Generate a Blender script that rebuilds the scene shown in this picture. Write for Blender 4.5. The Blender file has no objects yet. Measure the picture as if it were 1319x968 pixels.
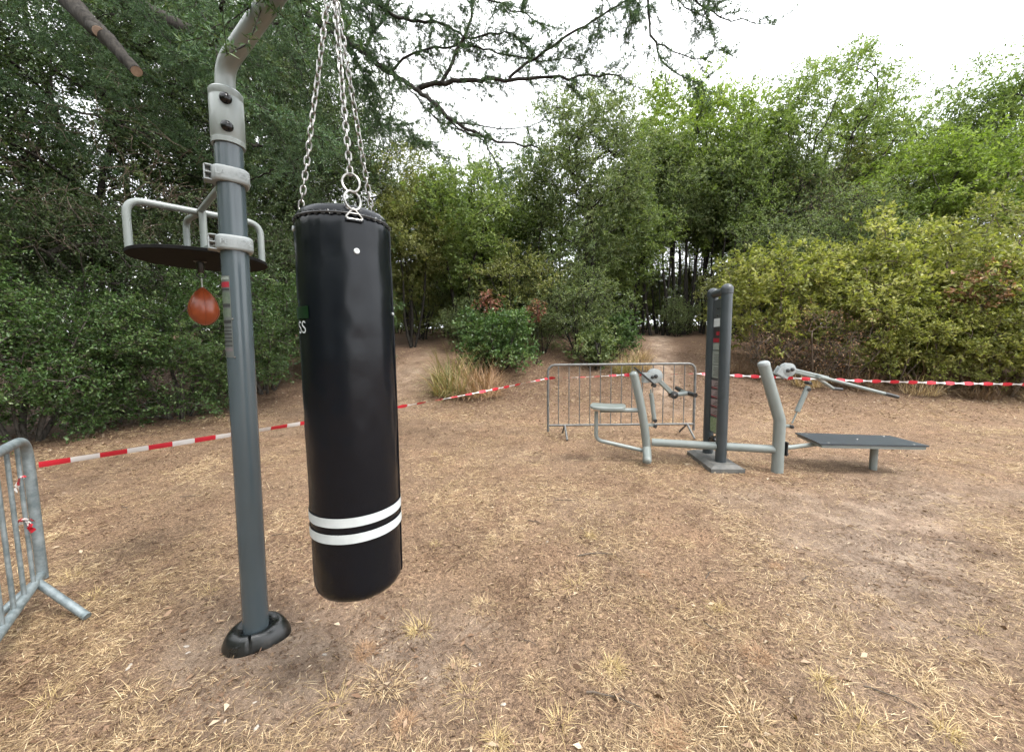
import bpy, math
import numpy as np
from mathutils import Vector, Matrix

# ------------------------------------------------------------------ scene, camera, world, sun
scene = bpy.context.scene
COL = scene.collection
R = math.radians
FPX, W0, H0 = 495.0, 1319.0, 968.0
CAM = Vector((0.0, 0.0, 1.5))
PITCH, ROLL = 5.0, 0.6
cam_d = bpy.data.cameras.new("camera")
cam_d.sensor_width = 36.0
cam_d.lens = 36.0 * FPX / W0
cam_d.clip_start, cam_d.clip_end = 0.05, 2000.0
cam = bpy.data.objects.new("camera", cam_d)
COL.objects.link(cam)
CM = Matrix.Rotation(R(90 - PITCH), 3, 'X') @ Matrix.Rotation(R(-ROLL), 3, 'Z')
cam.matrix_world = Matrix.Translation(CAM) @ CM.to_4x4()
scene.camera = cam

SUN_EL, SUN_AZ = 58.0, 120.0      # azimuth clockwise from +Y: light from the right, behind the viewer
world = bpy.data.worlds.new("World")
scene.world = world
world.use_nodes = True
nt = world.node_tree
nt.nodes.clear()
wo = nt.nodes.new('ShaderNodeOutputWorld')
bg = nt.nodes.new('ShaderNodeBackground')
sky = nt.nodes.new('ShaderNodeTexSky')
sky.sky_type = 'NISHITA'
sky.sun_disc = False
sky.sun_elevation = R(SUN_EL)
sky.sun_rotation = R(SUN_AZ)
tc = nt.nodes.new('ShaderNodeTexCoord')
cn = nt.nodes.new('ShaderNodeTexNoise')
cn.inputs['Scale'].default_value = 2.2
cn.inputs['Detail'].default_value = 5
cr = nt.nodes.new('ShaderNodeValToRGB')
cr.color_ramp.elements[0].position = 0.3
cr.color_ramp.elements[0].color = (11.5, 12.0, 12.6, 1)
cr.color_ramp.elements[1].position = 0.7
cr.color_ramp.elements[1].color = (14.5, 14.6, 14.6, 1)
mx = nt.nodes.new('ShaderNodeMixRGB')
mx.inputs[0].default_value = 0.9      # almost closed cloud cover over the blue
nt.links.new(tc.outputs['Generated'], cn.inputs['Vector'])
nt.links.new(cn.outputs['Fac'], cr.inputs['Fac'])
nt.links.new(sky.outputs['Color'], mx.inputs[1])
nt.links.new(cr.outputs['Color'], mx.inputs[2])
nt.links.new(mx.outputs['Color'], bg.inputs['Color'])
bg.inputs['Strength'].default_value = 0.085
nt.links.new(bg.outputs[0], wo.inputs['Surface'])

sd = bpy.data.lights.new("sun", 'SUN')
sd.energy = 1.5
sd.angle = R(14)
sd.color = (1.0, 0.96, 0.9)
sun = bpy.data.objects.new("sun", sd)
COL.objects.link(sun)
a, e = R(SUN_AZ), R(SUN_EL)
sdir = Vector((math.sin(a) * math.cos(e), math.cos(a) * math.cos(e), math.sin(e)))
sun.rotation_euler = sdir.to_track_quat('Z', 'Y').to_euler()
sun.location = sdir * 50

vs = scene.view_settings
vs.view_transform = 'Standard'
vs.look = 'None'
vs.exposure = 1.65
vs.gamma = 1.0
vs.use_curve_mapping = False
scene.render.engine = 'CYCLES'
cy = scene.cycles
cy.max_bounces = 4
cy.diffuse_bounces = 2
cy.glossy_bounces = 2
cy.transmission_bounces = 2
cy.use_denoising = True
cy.use_adaptive_sampling = True
cy.adaptive_threshold = 0.03


def P(px, py, Y):
    d = CM @ Vector(((px - W0 / 2) / FPX, -(py - H0 / 2) / FPX, -1.0))
    return CAM + d * (Y / d.y)


def G(px, py, z=0.0):
    d = CM @ Vector(((px - W0 / 2) / FPX, -(py - H0 / 2) / FPX, -1.0))
    return CAM + d * ((z - CAM.z) / d.z)


# ------------------------------------------------------------------ materials
def principled(name, color, rough=0.5, metal=0.0, spec=0.5, coat=0.0):
    m = bpy.data.materials.new(name)
    m.use_nodes = True
    b = m.node_tree.nodes['Principled BSDF']
    b.inputs['Base Color'].default_value = (*color, 1)
    b.inputs['Roughness'].default_value = rough
    b.inputs['Metallic'].default_value = metal
    b.inputs['Specular IOR Level'].default_value = spec
    b.inputs['Coat Weight'].default_value = coat
    return m


def noisy(name, c1, c2, scale=20, rough=0.5, metal=0.0, bump=0.0, spec=0.5, lo=0.35, hi=0.65, coat=0.0, stretch=None, rough2=None, detail=6):
    m = principled(name, c1, rough, metal, spec, coat)
    t = m.node_tree
    b = t.nodes['Principled BSDF']
    co = t.nodes.new('ShaderNodeTexCoord')
    n = t.nodes.new('ShaderNodeTexNoise')
    n.inputs['Scale'].default_value = scale
    n.inputs['Detail'].default_value = detail
    n.inputs['Roughness'].default_value = 0.6
    if stretch:
        mp = t.nodes.new('ShaderNodeMapping')
        mp.inputs['Scale'].default_value = stretch
        t.links.new(co.outputs['Object'], mp.inputs['Vector'])
        t.links.new(mp.outputs['Vector'], n.inputs['Vector'])
    else:
        t.links.new(co.outputs['Object'], n.inputs['Vector'])
    r = t.nodes.new('ShaderNodeValToRGB')
    r.color_ramp.elements[0].position = lo
    r.color_ramp.elements[0].color = (*c1, 1)
    r.color_ramp.elements[1].position = hi
    r.color_ramp.elements[1].color = (*c2, 1)
    t.links.new(n.outputs['Fac'], r.inputs['Fac'])
    t.links.new(r.outputs['Color'], b.inputs['Base Color'])
    if rough2 is not None:
        mr = t.nodes.new('ShaderNodeMapRange')
        mr.inputs['To Min'].default_value = rough
        mr.inputs['To Max'].default_value = rough2
        t.links.new(n.outputs['Fac'], mr.inputs['Value'])
        t.links.new(mr.outputs['Result'], b.inputs['Roughness'])
    if bump:
        bp = t.nodes.new('ShaderNodeBump')
        bp.inputs['Strength'].default_value = bump
        bp.inputs['Distance'].default_value = 0.01
        t.links.new(n.outputs['Fac'], bp.inputs['Height'])
        t.links.new(bp.outputs['Normal'], b.inputs['Normal'])
    return m


def leaf_mat(name, cols, transl=0.3, rough=0.5, spec=0.35, wood=None):
    """per-leaf colour from a random value per leaf and a tone shared by each sprig"""
    m = bpy.data.materials.new(name)
    m.use_nodes = True
    t = m.node_tree
    b = t.nodes['Principled BSDF']
    out = t.nodes['Material Output']
    b.inputs['Roughness'].default_value = rough
    b.inputs['Specular IOR Level'].default_value = spec
    g = t.nodes.new('ShaderNodeNewGeometry')
    at = t.nodes.new('ShaderNodeAttribute')
    at.attribute_name = 'tone'
    ma = t.nodes.new('ShaderNodeMath')
    ma.operation = 'MULTIPLY_ADD'
    ma.inputs[1].default_value = 0.5
    t.links.new(g.outputs['Random Per Island'], ma.inputs[0])
    mb = t.nodes.new('ShaderNodeMath')
    mb.operation = 'MULTIPLY'
    mb.inputs[1].default_value = 0.5
    t.links.new(at.outputs['Fac'], mb.inputs[0])
    t.links.new(mb.outputs[0], ma.inputs[2])
    r = t.nodes.new('ShaderNodeValToRGB')
    el = r.color_ramp.elements
    k = len(cols)
    el[0].position, el[0].color = 0.12, (*cols[0], 1)
    el[1].position, el[1].color = 0.88, (*cols[-1], 1)
    for i in range(1, k - 1):
        x = el.new(0.12 + 0.76 * i / (k - 1))
        x.color = (*cols[i], 1)
    t.links.new(ma.outputs[0], r.inputs['Fac'])
    t.links.new(r.outputs['Color'], b.inputs['Base Color'])
    tr = t.nodes.new('ShaderNodeBsdfTranslucent')
    hs = t.nodes.new('ShaderNodeMixRGB')
    hs.blend_type = 'MULTIPLY'
    hs.inputs[0].default_value = 1.0
    hs.inputs[2].default_value = (1.25, 1.35, 0.6, 1)
    t.links.new(r.outputs['Color'], hs.inputs[1])
    t.links.new(hs.outputs['Color'], tr.inputs['Color'])
    mxs = t.nodes.new('ShaderNodeMixShader')
    mxs.inputs[0].default_value = transl
    t.links.new(b.outputs[0], mxs.inputs[1])
    t.links.new(tr.outputs[0], mxs.inputs[2])
    t.links.new(mxs.outputs[0], out.inputs['Surface'])
    return m


M = {}
M['blue_grey'] = noisy('blue grey paint', (0.052, 0.068, 0.077), (0.057, 0.074, 0.083), 3, 0.20, 0, 0, 0.5, detail=1)
M['dark_grey'] = noisy('dark grey paint', (0.027, 0.036, 0.041), (0.034, 0.043, 0.048), 6, 0.34, 0, 0, 0.5, detail=2)
M['light_grey'] = noisy('light grey paint', (0.165, 0.187, 0.178), (0.19, 0.21, 0.20), 5, 0.32, 0, 0, 0.5, detail=2)
M['cast_grey'] = noisy('cast grey', (0.21, 0.23, 0.23), (0.245, 0.265, 0.265), 40, 0.40, 0, 0.03, detail=2)
M['galv'] = noisy('galvanised steel', (0.12, 0.15, 0.16), (0.235, 0.27, 0.28), 22, 0.42, 0.35, 0.05, 0.5, rough2=0.6)
M['galv_old'] = noisy('weathered galvanised steel', (0.09, 0.09, 0.087), (0.17, 0.17, 0.163), 26, 0.5, 0.3, 0.05)
M['chrome'] = noisy('zinc chain', (0.19, 0.185, 0.175), (0.34, 0.33, 0.315), 90, 0.28, 0.9, 0, 0.5)
M['black_plastic'] = noisy('black plastic', (0.012, 0.013, 0.014), (0.022, 0.023, 0.024), 30, 0.28, 0, 0.02)
M['black_rubber'] = noisy('black rubber', (0.007, 0.008, 0.008), (0.06, 0.05, 0.042), 14, 0.10, 0, 0.06, 0.6, lo=0.6, hi=0.95, rough2=0.5)
M['board_black'] = noisy('dark laminate board', (0.006, 0.006, 0.006), (0.010, 0.0098, 0.0095), 25, 0.8, 0, 0, 0.1)
M['bench_top'] = noisy('bench board', (0.028, 0.036, 0.045), (0.038, 0.048, 0.058), 14, 0.38, 0, 0.03)
M['white_print'] = noisy('white print', (0.42, 0.455, 0.46), (0.47, 0.505, 0.51), 30, 0.4)
M['green_print'] = principled('dark green print', (0.002, 0.018, 0.005), 0.3)
M['brown_leather'] = noisy('orange brown leather', (0.18, 0.034, 0.010), (0.26, 0.055, 0.017), 12, 0.33, 0, 0.05)
M['leather_seam'] = principled('dark seam', (0.14, 0.025, 0.008), 0.5)
M['red'] = principled('red print', (0.24, 0.012, 0.025), 0.4)
M['tape_red'] = principled('red film', (0.44, 0.014, 0.028), 0.4)
M['tape_white'] = principled('white film', (0.55, 0.525, 0.51), 0.4)
M['bolt_black'] = principled('glossy black cap', (0.004, 0.004, 0.0045), 0.16, 0, 0.35)
M['cap'] = noisy('dark cap', (0.022, 0.028, 0.032), (0.03, 0.037, 0.042), 20, 0.42, 0, 0, 0.5, detail=2)
M['panel'] = principled('grey panel', (0.042, 0.05, 0.054), 0.4)
M['notice'] = noisy('pale notice', (0.17, 0.20, 0.175), (0.25, 0.275, 0.25), 90, 0.4)
M['notice_green'] = noisy('green photo notice', (0.07, 0.15, 0.04), (0.26, 0.30, 0.22), 60, 0.4)
M['sticker'] = principled('worn grey sticker', (0.085, 0.095, 0.09), 0.35)
M['sticker_green'] = noisy('worn green sticker', (0.07, 0.10, 0.07), (0.12, 0.14, 0.11), 60, 0.35)
M['sticker_rose'] = principled('worn rose sticker', (0.12, 0.10, 0.11), 0.4)
M['ink'] = principled('black ink', (0.02, 0.02, 0.022), 0.5)
M['pale_rose'] = principled('pale notice', (0.22, 0.18, 0.18), 0.5)
M['concrete_plate'] = noisy('dusty grey plate', (0.065, 0.066, 0.063), (0.12, 0.115, 0.105), 12, 0.7, 0, 0.1)
M['bark_dark'] = noisy('dark bark', (0.011, 0.0095, 0.008), (0.042, 0.037, 0.031), 9, 0.9, 0, 0.5, 0.2, stretch=(3, 3, 0.8))
M['bark_grey'] = noisy('grey bark', (0.032, 0.028, 0.024), (0.11, 0.097, 0.083), 9, 0.9, 0, 0.5, 0.2, stretch=(3, 3, 0.8))
M['bark_pale'] = noisy('pale dead twigs', (0.06, 0.046, 0.034), (0.14, 0.11, 0.085), 9, 0.9, 0, 0.3, 0.2)
M['sawn'] = noisy('sawn wood', (0.20, 0.14, 0.10), (0.31, 0.235, 0.18), 14, 0.8)
M['stick'] = noisy('dry stick', (0.035, 0.026, 0.02), (0.13, 0.10, 0.075), 18, 0.9, 0, 0.4)
M['stone'] = noisy('pale stone', (0.27, 0.23, 0.19), (0.44, 0.40, 0.35), 30, 0.8, 0, 0.3)
# vinyl of the bag: wrinkled, glossy black
mv = principled('black vinyl', (0.0030, 0.0042, 0.0066), 0.25, 0, 0.27)
t = mv.node_tree
co = t.nodes.new('ShaderNodeTexCoord')
mp = t.nodes.new('ShaderNodeMapping')
mp.inputs['Scale'].default_value = (1, 1, 0.7)
n1 = t.nodes.new('ShaderNodeTexNoise'); n1.inputs['Scale'].default_value = 5; n1.inputs['Detail'].default_value = 4
n2 = t.nodes.new('ShaderNodeTexNoise'); n2.inputs['Scale'].default_value = 260
ad = t.nodes.new('ShaderNodeMath'); ad.operation = 'MULTIPLY_ADD'; ad.inputs[1].default_value = 0.025
bp = t.nodes.new('ShaderNodeBump'); bp.inputs['Strength'].default_value = 0.22; bp.inputs['Distance'].default_value = 0.02
t.links.new(co.outputs['Object'], mp.inputs[0]); t.links.new(mp.outputs[0], n1.inputs['Vector']); t.links.new(co.outputs['Object'], n2.inputs['Vector'])
t.links.new(n2.outputs['Fac'], ad.inputs[0]); t.links.new(n1.outputs['Fac'], ad.inputs[2]); t.links.new(ad.outputs[0], bp.inputs['Height'])
t.links.new(bp.outputs[0], t.nodes['Principled BSDF'].inputs['Normal'])
M['vinyl'] = mv

M['leaf_hedge'] = leaf_mat('hedge leaves', [(0.026, 0.058, 0.015), (0.058, 0.118, 0.03), (0.1, 0.17, 0.052), (0.2, 0.27, 0.115)], 0.3, 0.42, 0.45)
M['leaf_oak'] = leaf_mat('evergreen oak leaves', [(0.03, 0.055, 0.022), (0.058, 0.094, 0.038), (0.094, 0.134, 0.06), (0.155, 0.185, 0.1)], 0.28, 0.5, 0.28)
M['leaf_dusky'] = leaf_mat('dusky leaves', [(0.06, 0.092, 0.034), (0.108, 0.15, 0.056), (0.165, 0.208, 0.085), (0.24, 0.27, 0.135)], 0.36)
M['leaf_mid'] = leaf_mat('mid green leaves', [(0.066, 0.105, 0.028), (0.122, 0.175, 0.048), (0.185, 0.245, 0.075), (0.27, 0.32, 0.13)], 0.42)
M['leaf_bright'] = leaf_mat('bright green leaves', [(0.085, 0.128, 0.022), (0.155, 0.225, 0.042), (0.22, 0.295, 0.062), (0.29, 0.345, 0.105)], 0.42)
M['leaf_olive'] = leaf_mat('olive leaves', [(0.09, 0.108, 0.032), (0.155, 0.175, 0.055), (0.215, 0.23, 0.08), (0.29, 0.28, 0.125)], 0.4)
M['leaf_yellow'] = leaf_mat('yellow green leaves', [(0.1, 0.118, 0.028), (0.19, 0.212, 0.052), (0.29, 0.3, 0.085), (0.42, 0.4, 0.16)], 0.42)
M['leaf_brown'] = leaf_mat('rusty leaves', [(0.16, 0.08, 0.04), (0.28, 0.145, 0.075), (0.37, 0.22, 0.125), (0.40, 0.29, 0.18)], 0.2)
M['leaf_red'] = leaf_mat('reddish leaves', [(0.13, 0.04, 0.03), (0.22, 0.09, 0.06), (0.30, 0.17, 0.11)], 0.25)
M['needle'] = leaf_mat('cedar needles', [(0.022, 0.052, 0.022), (0.045, 0.090, 0.040), (0.075, 0.13, 0.058), (0.13, 0.185, 0.085)], 0.2, 0.55)
M['straw'] = leaf_mat('straw', [(0.1, 0.064, 0.041), (0.275, 0.186, 0.108), (0.535, 0.39, 0.224), (0.8, 0.65, 0.42)], 0.12, 0.6, 0.3)
M['straw_red'] = leaf_mat('reddish straw', [(0.20, 0.115, 0.07), (0.34, 0.21, 0.125), (0.46, 0.31, 0.185)], 0.12, 0.6, 0.3)
M['straw_gold'] = leaf_mat('golden straw', [(0.32, 0.225, 0.1), (0.5, 0.375, 0.18), (0.68, 0.54, 0.29)], 0.15, 0.55, 0.3)
M['litter'] = leaf_mat('fallen leaves', [(0.075, 0.042, 0.026), (0.17, 0.10, 0.06), (0.30, 0.20, 0.13), (0.55, 0.45, 0.33)], 0.1, 0.6, 0.3)
M['brush'] = leaf_mat('dead brush', [(0.07, 0.042, 0.026), (0.14, 0.09, 0.055), (0.25, 0.17, 0.105)], 0.1, 0.7, 0.2)
M['blade'] = leaf_mat('half dry blades', [(0.09, 0.12, 0.04), (0.20, 0.20, 0.08), (0.34, 0.27, 0.13), (0.30, 0.15, 0.07)], 0.2, 0.5, 0.3)

# ------------------------------------------------------------------ numpy noise, ground height
_rt = np.random.default_rng(11).random((256, 256))


def vnoise(x, y, s=0):
    x = np.asarray(x, float) + s * 17.3
    y = np.asarray(y, float) + s * 9.1
    xi, yi = np.floor(x).astype(int), np.floor(y).astype(int)
    fx, fy = x - xi, y - yi
    fx, fy = fx * fx * (3 - 2 * fx), fy * fy * (3 - 2 * fy)
    g = lambda i, j: _rt[i & 255, j & 255]
    return (g(xi, yi) * (1 - fx) + g(xi + 1, yi) * fx) * (1 - fy) + (g(xi, yi + 1) * (1 - fx) + g(xi + 1, yi + 1) * fx) * fy


def fbm(x, y, s=0, o=4):
    r, a_, n_ = 0, 0.5, 0
    for k in range(o):
        r = r + a_ * vnoise(np.asarray(x) * 2 ** k, np.asarray(y) * 2 ** k, s + k)
        n_ += a_
        a_ *= 0.5
    return r / n_


def gh(x, y):
    x = np.asarray(x, float); y = np.asarray(y, float)
    t_ = np.clip((y - 6.6) / 9.2, 0, 1)
    t2 = np.clip((y - 14.5) / 15, 0, 1)
    rise = 1.70 * t_ * t_ * (3 - 2 * t_) + 0.9 * t2 * t2 * (3 - 2 * t2)
    fade = np.clip((40 - np.hypot(x, y)) / 20, 0, 1)
    return rise + fade * (0.035 * (fbm(x * 0.9, y * 0.9, 3) - 0.5) + 0.022 * (fbm(x * 6, y * 6, 5, 3) - 0.5))


def ghf(x, y):
    return float(gh(x, y))


def bare(x, y):
    """1 where trampled bare soil shows: round the post, under the bag and along the worn track"""
    x = np.asarray(x, float); y = np.asarray(y, float)
    b = np.exp(-(((x + 1.15) / 0.62) ** 2 + ((y - 1.75) / 0.45) ** 2))
    b = np.maximum(b, 0.85 * np.exp(-(((x + 0.55) / 0.45) ** 2 + ((y - 1.75) / 0.4) ** 2)))
    b = np.maximum(b, 1.0 * np.exp(-(((x - (1.75 + 0.8 * (y - 1.4))) / 0.75) ** 2)) * np.exp(-((y - 2.9) / 1.3) ** 2))
    b = np.maximum(b, 0.8 * np.exp(-(((x - 3.6) / 1.6) ** 2 + ((y - 3.5) / 0.45) ** 2)))
    b = np.maximum(b, 1.0 * np.exp(-(((x - (3.6 + 0.36 * (y - 9))) / 0.62) ** 2)) * np.clip((y - 7.0) / 2, 0, 1))
    b = np.maximum(b, 0.55 * np.exp(-(((x + 2.5 + 0.2 * (y - 9)) / 0.7) ** 2)) * np.clip((y - 7.5) / 2, 0, 1))
    return np.clip(b + 0.55 * (fbm(x * 1.3, y * 1.3, 7) - 0.5), 0, 1)


# ------------------------------------------------------------------ object helpers
def np_mesh(name, verts, faces_list, mats, tone=None, smooth=False, mat_idx=None):
    """faces_list: list of (n,k) int arrays"""
    me = bpy.data.meshes.new(name)
    verts = np.ascontiguousarray(verts, dtype=np.float32)
    me.vertices.add(len(verts))
    me.vertices.foreach_set('co', verts.ravel())
    loops = np.concatenate([f.ravel() for f in faces_list]).astype(np.int32)
    sizes = np.concatenate([np.full(len(f), f.shape[1], np.int32) for f in faces_list])
    starts = np.concatenate([[0], np.cumsum(sizes)[:-1]]).astype(np.int32)
    me.loops.add(len(loops))
    me.loops.foreach_set('vertex_index', loops)
    me.polygons.add(len(sizes))
    me.polygons.foreach_set('loop_start', starts)
    if smooth:
        me.polygons.foreach_set('use_smooth', np.ones(len(sizes), bool))
    for m in mats:
        me.materials.append(m)
    if mat_idx is not None:
        me.polygons.foreach_set('material_index', np.asarray(mat_idx, np.int32))
    if tone is not None:
        at_ = me.attributes.new('tone', 'FLOAT', 'POINT')
        at_.data.foreach_set('value', np.asarray(tone, np.float32))
    me.update(calc_edges=True)
    me.validate()
    return me


def tag(o, label=None, cat=None, group=None, kind=None):
    if label: o['label'] = label
    if cat: o['category'] = cat
    if group: o['group'] = group
    if kind: o['kind'] = kind
    return o


def thing(name, label, cat, loc=(0, 0, 0), group=None):
    o = bpy.data.objects.new(name, None)
    o.empty_display_size = 0.1
    COL.objects.link(o)
    o.location = loc
    return tag(o, label, cat, group)


def origin_of(o):
    v = Vector((0, 0, 0))
    while o is not None:
        v += o.location
        o = o.parent
    return v


def link(name, me, parent=None, origin=(0, 0, 0)):
    o = bpy.data.objects.new(name, me)
    COL.objects.link(o)
    if parent:
        o.parent = parent
    else:
        o.location = origin
    return o


def copy_tree(o, parent=None):
    c = o.copy()
    COL.objects.link(c)
    if parent:
        c.parent = parent
    for ch in list(o.children):
        copy_tree(ch, c)
    return c


def unit(v):
    return v / np.maximum(np.linalg.norm(v, axis=-1, keepdims=True), 1e-9)


class MB:
    """collects shapes in world space; build() makes ONE mesh object under its parent"""

    def __init__(self):
        self.v, self.f, self.n, self.mi = [], [], 0, []

    def add(self, verts, faces, mi=0):
        base = self.n
        self.v += [tuple(p) for p in verts]
        self.f += [tuple(i + base for i in f) for f in faces]
        self.mi += [mi] * len(faces)
        self.n += len(verts)
        return self

    def box(self, c, size, rot=None, mi=0, bev=0.0):
        sx, sy, sz = (s / 2 for s in size)
        if bev > 0:
            b = min(bev, sx * 0.9, sy * 0.9, sz * 0.9)
            vv, ff = [], []
            rings = [(-sz, b), (-sz + b, 0), (sz - b, 0), (sz, b)]
            for z, i in rings:
                x, y = sx - i, sy - i
                k = b
                vv += [(-x + k, -y, z), (x - k, -y, z), (x, -y + k, z), (x, y - k, z), (x - k, y, z), (-x + k, y, z), (-x, y - k, z), (-x, -y + k, z)]
            for r_ in range(3):
                for q in range(8):
                    ff.append((r_ * 8 + q, r_ * 8 + (q + 1) % 8, r_ * 8 + 8 + (q + 1) % 8, r_ * 8 + 8 + q))
            ff.append(tuple(range(7, -1, -1)))
            ff.append(tuple(range(24, 32)))
        else:
            vv = [(x, y, z) for z in (-sz, sz) for x, y in ((-sx, -sy), (sx, -sy), (sx, sy), (-sx, sy))]
            ff = [(3, 2, 1, 0), (4, 5, 6, 7), (0, 1, 5, 4), (1, 2, 6, 5), (2, 3, 7, 6), (3, 0, 4, 7)]
        m = rot if rot is not None else Matrix.Identity(3)
        c = Vector(c)
        return self.add([c + m @ Vector(p) for p in vv], ff, mi)

    def tube(self, pts, r, sides=14, cap=True, mi=0, closed=False, ref=None):
        pts = [Vector(p) for p in pts]
        n = len(pts)
        rs = r if isinstance(r, (list, tuple)) else [r] * n
        T = []
        for i in range(n):
            if closed:
                d = pts[(i + 1) % n] - pts[i - 1]
            else:
                d = pts[min(i + 1, n - 1)] - pts[max(i - 1, 0)]
            T.append(d.normalized())
        up = Vector(ref) if ref else (Vector((0, 0, 1)) if abs(T[0].z) < 0.9 else Vector((1, 0, 0)))
        N = (up - T[0] * up.dot(T[0])).normalized()
        vv = []
        for i in range(n):
            N = (N - T[i] * N.dot(T[i])).normalized()
            B = T[i].cross(N)
            for k in range(sides):
                a_ = 2 * math.pi * k / sides
                vv.append(pts[i] + (N * math.cos(a_) + B * math.sin(a_)) * rs[i])
        ff = []
        for i in range(n if closed else n - 1):
            j = (i + 1) % n
            for k in range(sides):
                l = (k + 1) % sides
                ff.append((i * sides + k, i * sides + l, j * sides + l, j * sides + k))
        if cap and not closed:
            ff.append(tuple(range(sides - 1, -1, -1)))
            ff.append(tuple(range((n - 1) * sides, n * sides)))
        return self.add(vv, ff, mi)

    def lathe(self, origin, axis, prof, sides=32, mi=0, ref=None, caps=True):
        """prof: list of (height along axis, radius)"""
        ax = Vector(axis).normalized()
        up = Vector(ref) if ref else (Vector((1, 0, 0)) if abs(ax.x) < 0.9 else Vector((0, 1, 0)))
        N = (up - ax * up.dot(ax)).normalized()
        B = ax.cross(N)
        o = Vector(origin)
        vv, ff = [], []
        for h, r_ in prof:
            for k in range(sides):
                a_ = 2 * math.pi * k / sides
                vv.append(o + ax * h + (N * math.cos(a_) + B * math.sin(a_)) * r_)
        for i in range(len(prof) - 1):
            for k in range(sides):
                l = (k + 1) % sides
                ff.append((i * sides + k, i * sides + l, (i + 1) * sides + l, (i + 1) * sides + k))
        if caps:
            ff.append(tuple(range(sides - 1, -1, -1)))
            ff.append(tuple(range((len(prof) - 1) * sides, len(prof) * sides)))
        return self.add(vv, ff, mi)

    def build(self, name, mats, parent=None, smooth=True, sharp=35, origin=None):
        if not isinstance(mats, (list, tuple)):
            mats = [mats]
        me = bpy.data.meshes.new(name)
        off = origin_of(parent) if parent else Vector(origin if origin is not None else (0, 0, 0))
        me.from_pydata([tuple(Vector(p) - off) for p in self.v], [], self.f)
        for m in mats:
            me.materials.append(m)
        me.polygons.foreach_set('material_index', np.array(self.mi, np.int32))
        if smooth:
            me.polygons.foreach_set('use_smooth', np.ones(len(me.polygons), bool))
            me.set_sharp_from_angle(angle=R(sharp))
        me.update()
        return link(name, me, parent, off)


def arc3(p0, p1, p2, r, n=8):
    """fillet of radius r at p1 between p0-p1-p2; list of points from p0 to p2"""
    p0, p1, p2 = Vector(p0), Vector(p1), Vector(p2)
    d0, d2 = (p0 - p1).normalized(), (p2 - p1).normalized()
    ang = d0.angle(d2)
    l = min(r / math.tan(ang / 2), (p0 - p1).length * 0.95, (p2 - p1).length * 0.95)
    a_, b_ = p1 + d0 * l, p1 + d2 * l
    out = [p0]
    for i in range(n + 1):
        t_ = i / n
        out.append((1 - t_) ** 2 * a_ + 2 * t_ * (1 - t_) * p1 + t_ ** 2 * b_)
    out.append(p2)
    return out


def path_fillet(pts, r, n=8):
    pts = [Vector(p) for p in pts]
    out = [pts[0]]
    for i in range(1, len(pts) - 1):
        out += arc3(pts[i - 1], pts[i], pts[i + 1], r, n)[1:-1]
    out.append(pts[-1])
    return out


def text_mesh(body, size, extrude=0.0):
    cu = bpy.data.curves.new('lettering', 'FONT')
    cu.body = body
    cu.size = size
    cu.extrude = extrude
    cu.align_x = 'CENTER'
    cu.align_y = 'CENTER'
    o = bpy.data.objects.new('lettering', cu)
    COL.objects.link(o)
    dg = bpy.context.evaluated_depsgraph_get()
    me = bpy.data.meshes.new_from_object(o.evaluated_get(dg))
    v = [Vector(x.co) for x in me.vertices]
    f = [tuple(p.vertices) for p in me.polygons]
    bpy.data.objects.remove(o)
    bpy.data.meshes.remove(me)
    bpy.data.curves.remove(cu)
    return v, f


# ------------------------------------------------------------------ ground
def axis_pts(segs):
    out = []
    for a0, a1, st in segs:
        out.append(np.arange(a0, a1, st))
    return np.concatenate(out + [[segs[-1][1]]])


gx = axis_pts([(-400, -60, 40), (-60, -16, 2), (-16, -5, 0.25), (-5, 6, 0.05), (6, 18, 0.25), (18, 60, 2), (60, 400, 40)])
gy = axis_pts([(-60, -4, 4), (-4, 0.4, 0.4), (0.4, 7, 0.05), (7, 14, 0.12), (14, 40, 0.6), (40, 100, 5), (100, 900, 50)])
X, Y = np.meshgrid(gx, gy)
Z = gh(X, Y)
nx, ny = len(gx), len(gy)
idx = np.arange(nx * ny).reshape(ny, nx)
quads = np.stack([idx[:-1, :-1], idx[:-1, 1:], idx[1:, 1:], idx[1:, :-1]], -1).reshape(-1, 4)
mg = bpy.data.materials.new('dry earth')
mg.use_nodes = True
t = mg.node_tree
b = t.nodes['Principled BSDF']
b.inputs['Roughness'].default_value = 0.95
b.inputs['Specular IOR Level'].default_value = 0.15
co = t.nodes.new('ShaderNodeTexCoord')


def nz(scale, detail=6, rough=0.6, vec=None, dist=0.0):
    n = t.nodes.new('ShaderNodeTexNoise')
    n.inputs['Scale'].default_value = scale
    n.inputs['Detail'].default_value = detail
    n.inputs['Roughness'].default_value = rough
    n.inputs['Distortion'].default_value = dist
    t.links.new(vec or co.outputs['Object'], n.inputs['Vector'])
    return n.outputs['Fac']


def ramp(fac, stops):
    r = t.nodes.new('ShaderNodeValToRGB')
    el = r.color_ramp.elements
    el[0].position, el[0].color = stops[0][0], (*stops[0][1], 1)
    el[1].position, el[1].color = stops[-1][0], (*stops[-1][1], 1)
    for p_, c_ in stops[1:-1]:
        x = el.new(p_)
        x.color = (*c_, 1)
    t.links.new(fac, r.inputs['Fac'])
    return r.outputs['Color']


def mixc(fac, c1, c2, blend='MIX'):
    m = t.nodes.new('ShaderNodeMixRGB')
    m.blend_type = blend
    for s, v in ((0, fac), (1, c1), (2, c2)):
        if hasattr(v, 'is_linked'):
            t.links.new(v, m.inputs[s])
        else:
            m.inputs[s].default_value = v
    return m.outputs['Color']


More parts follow.
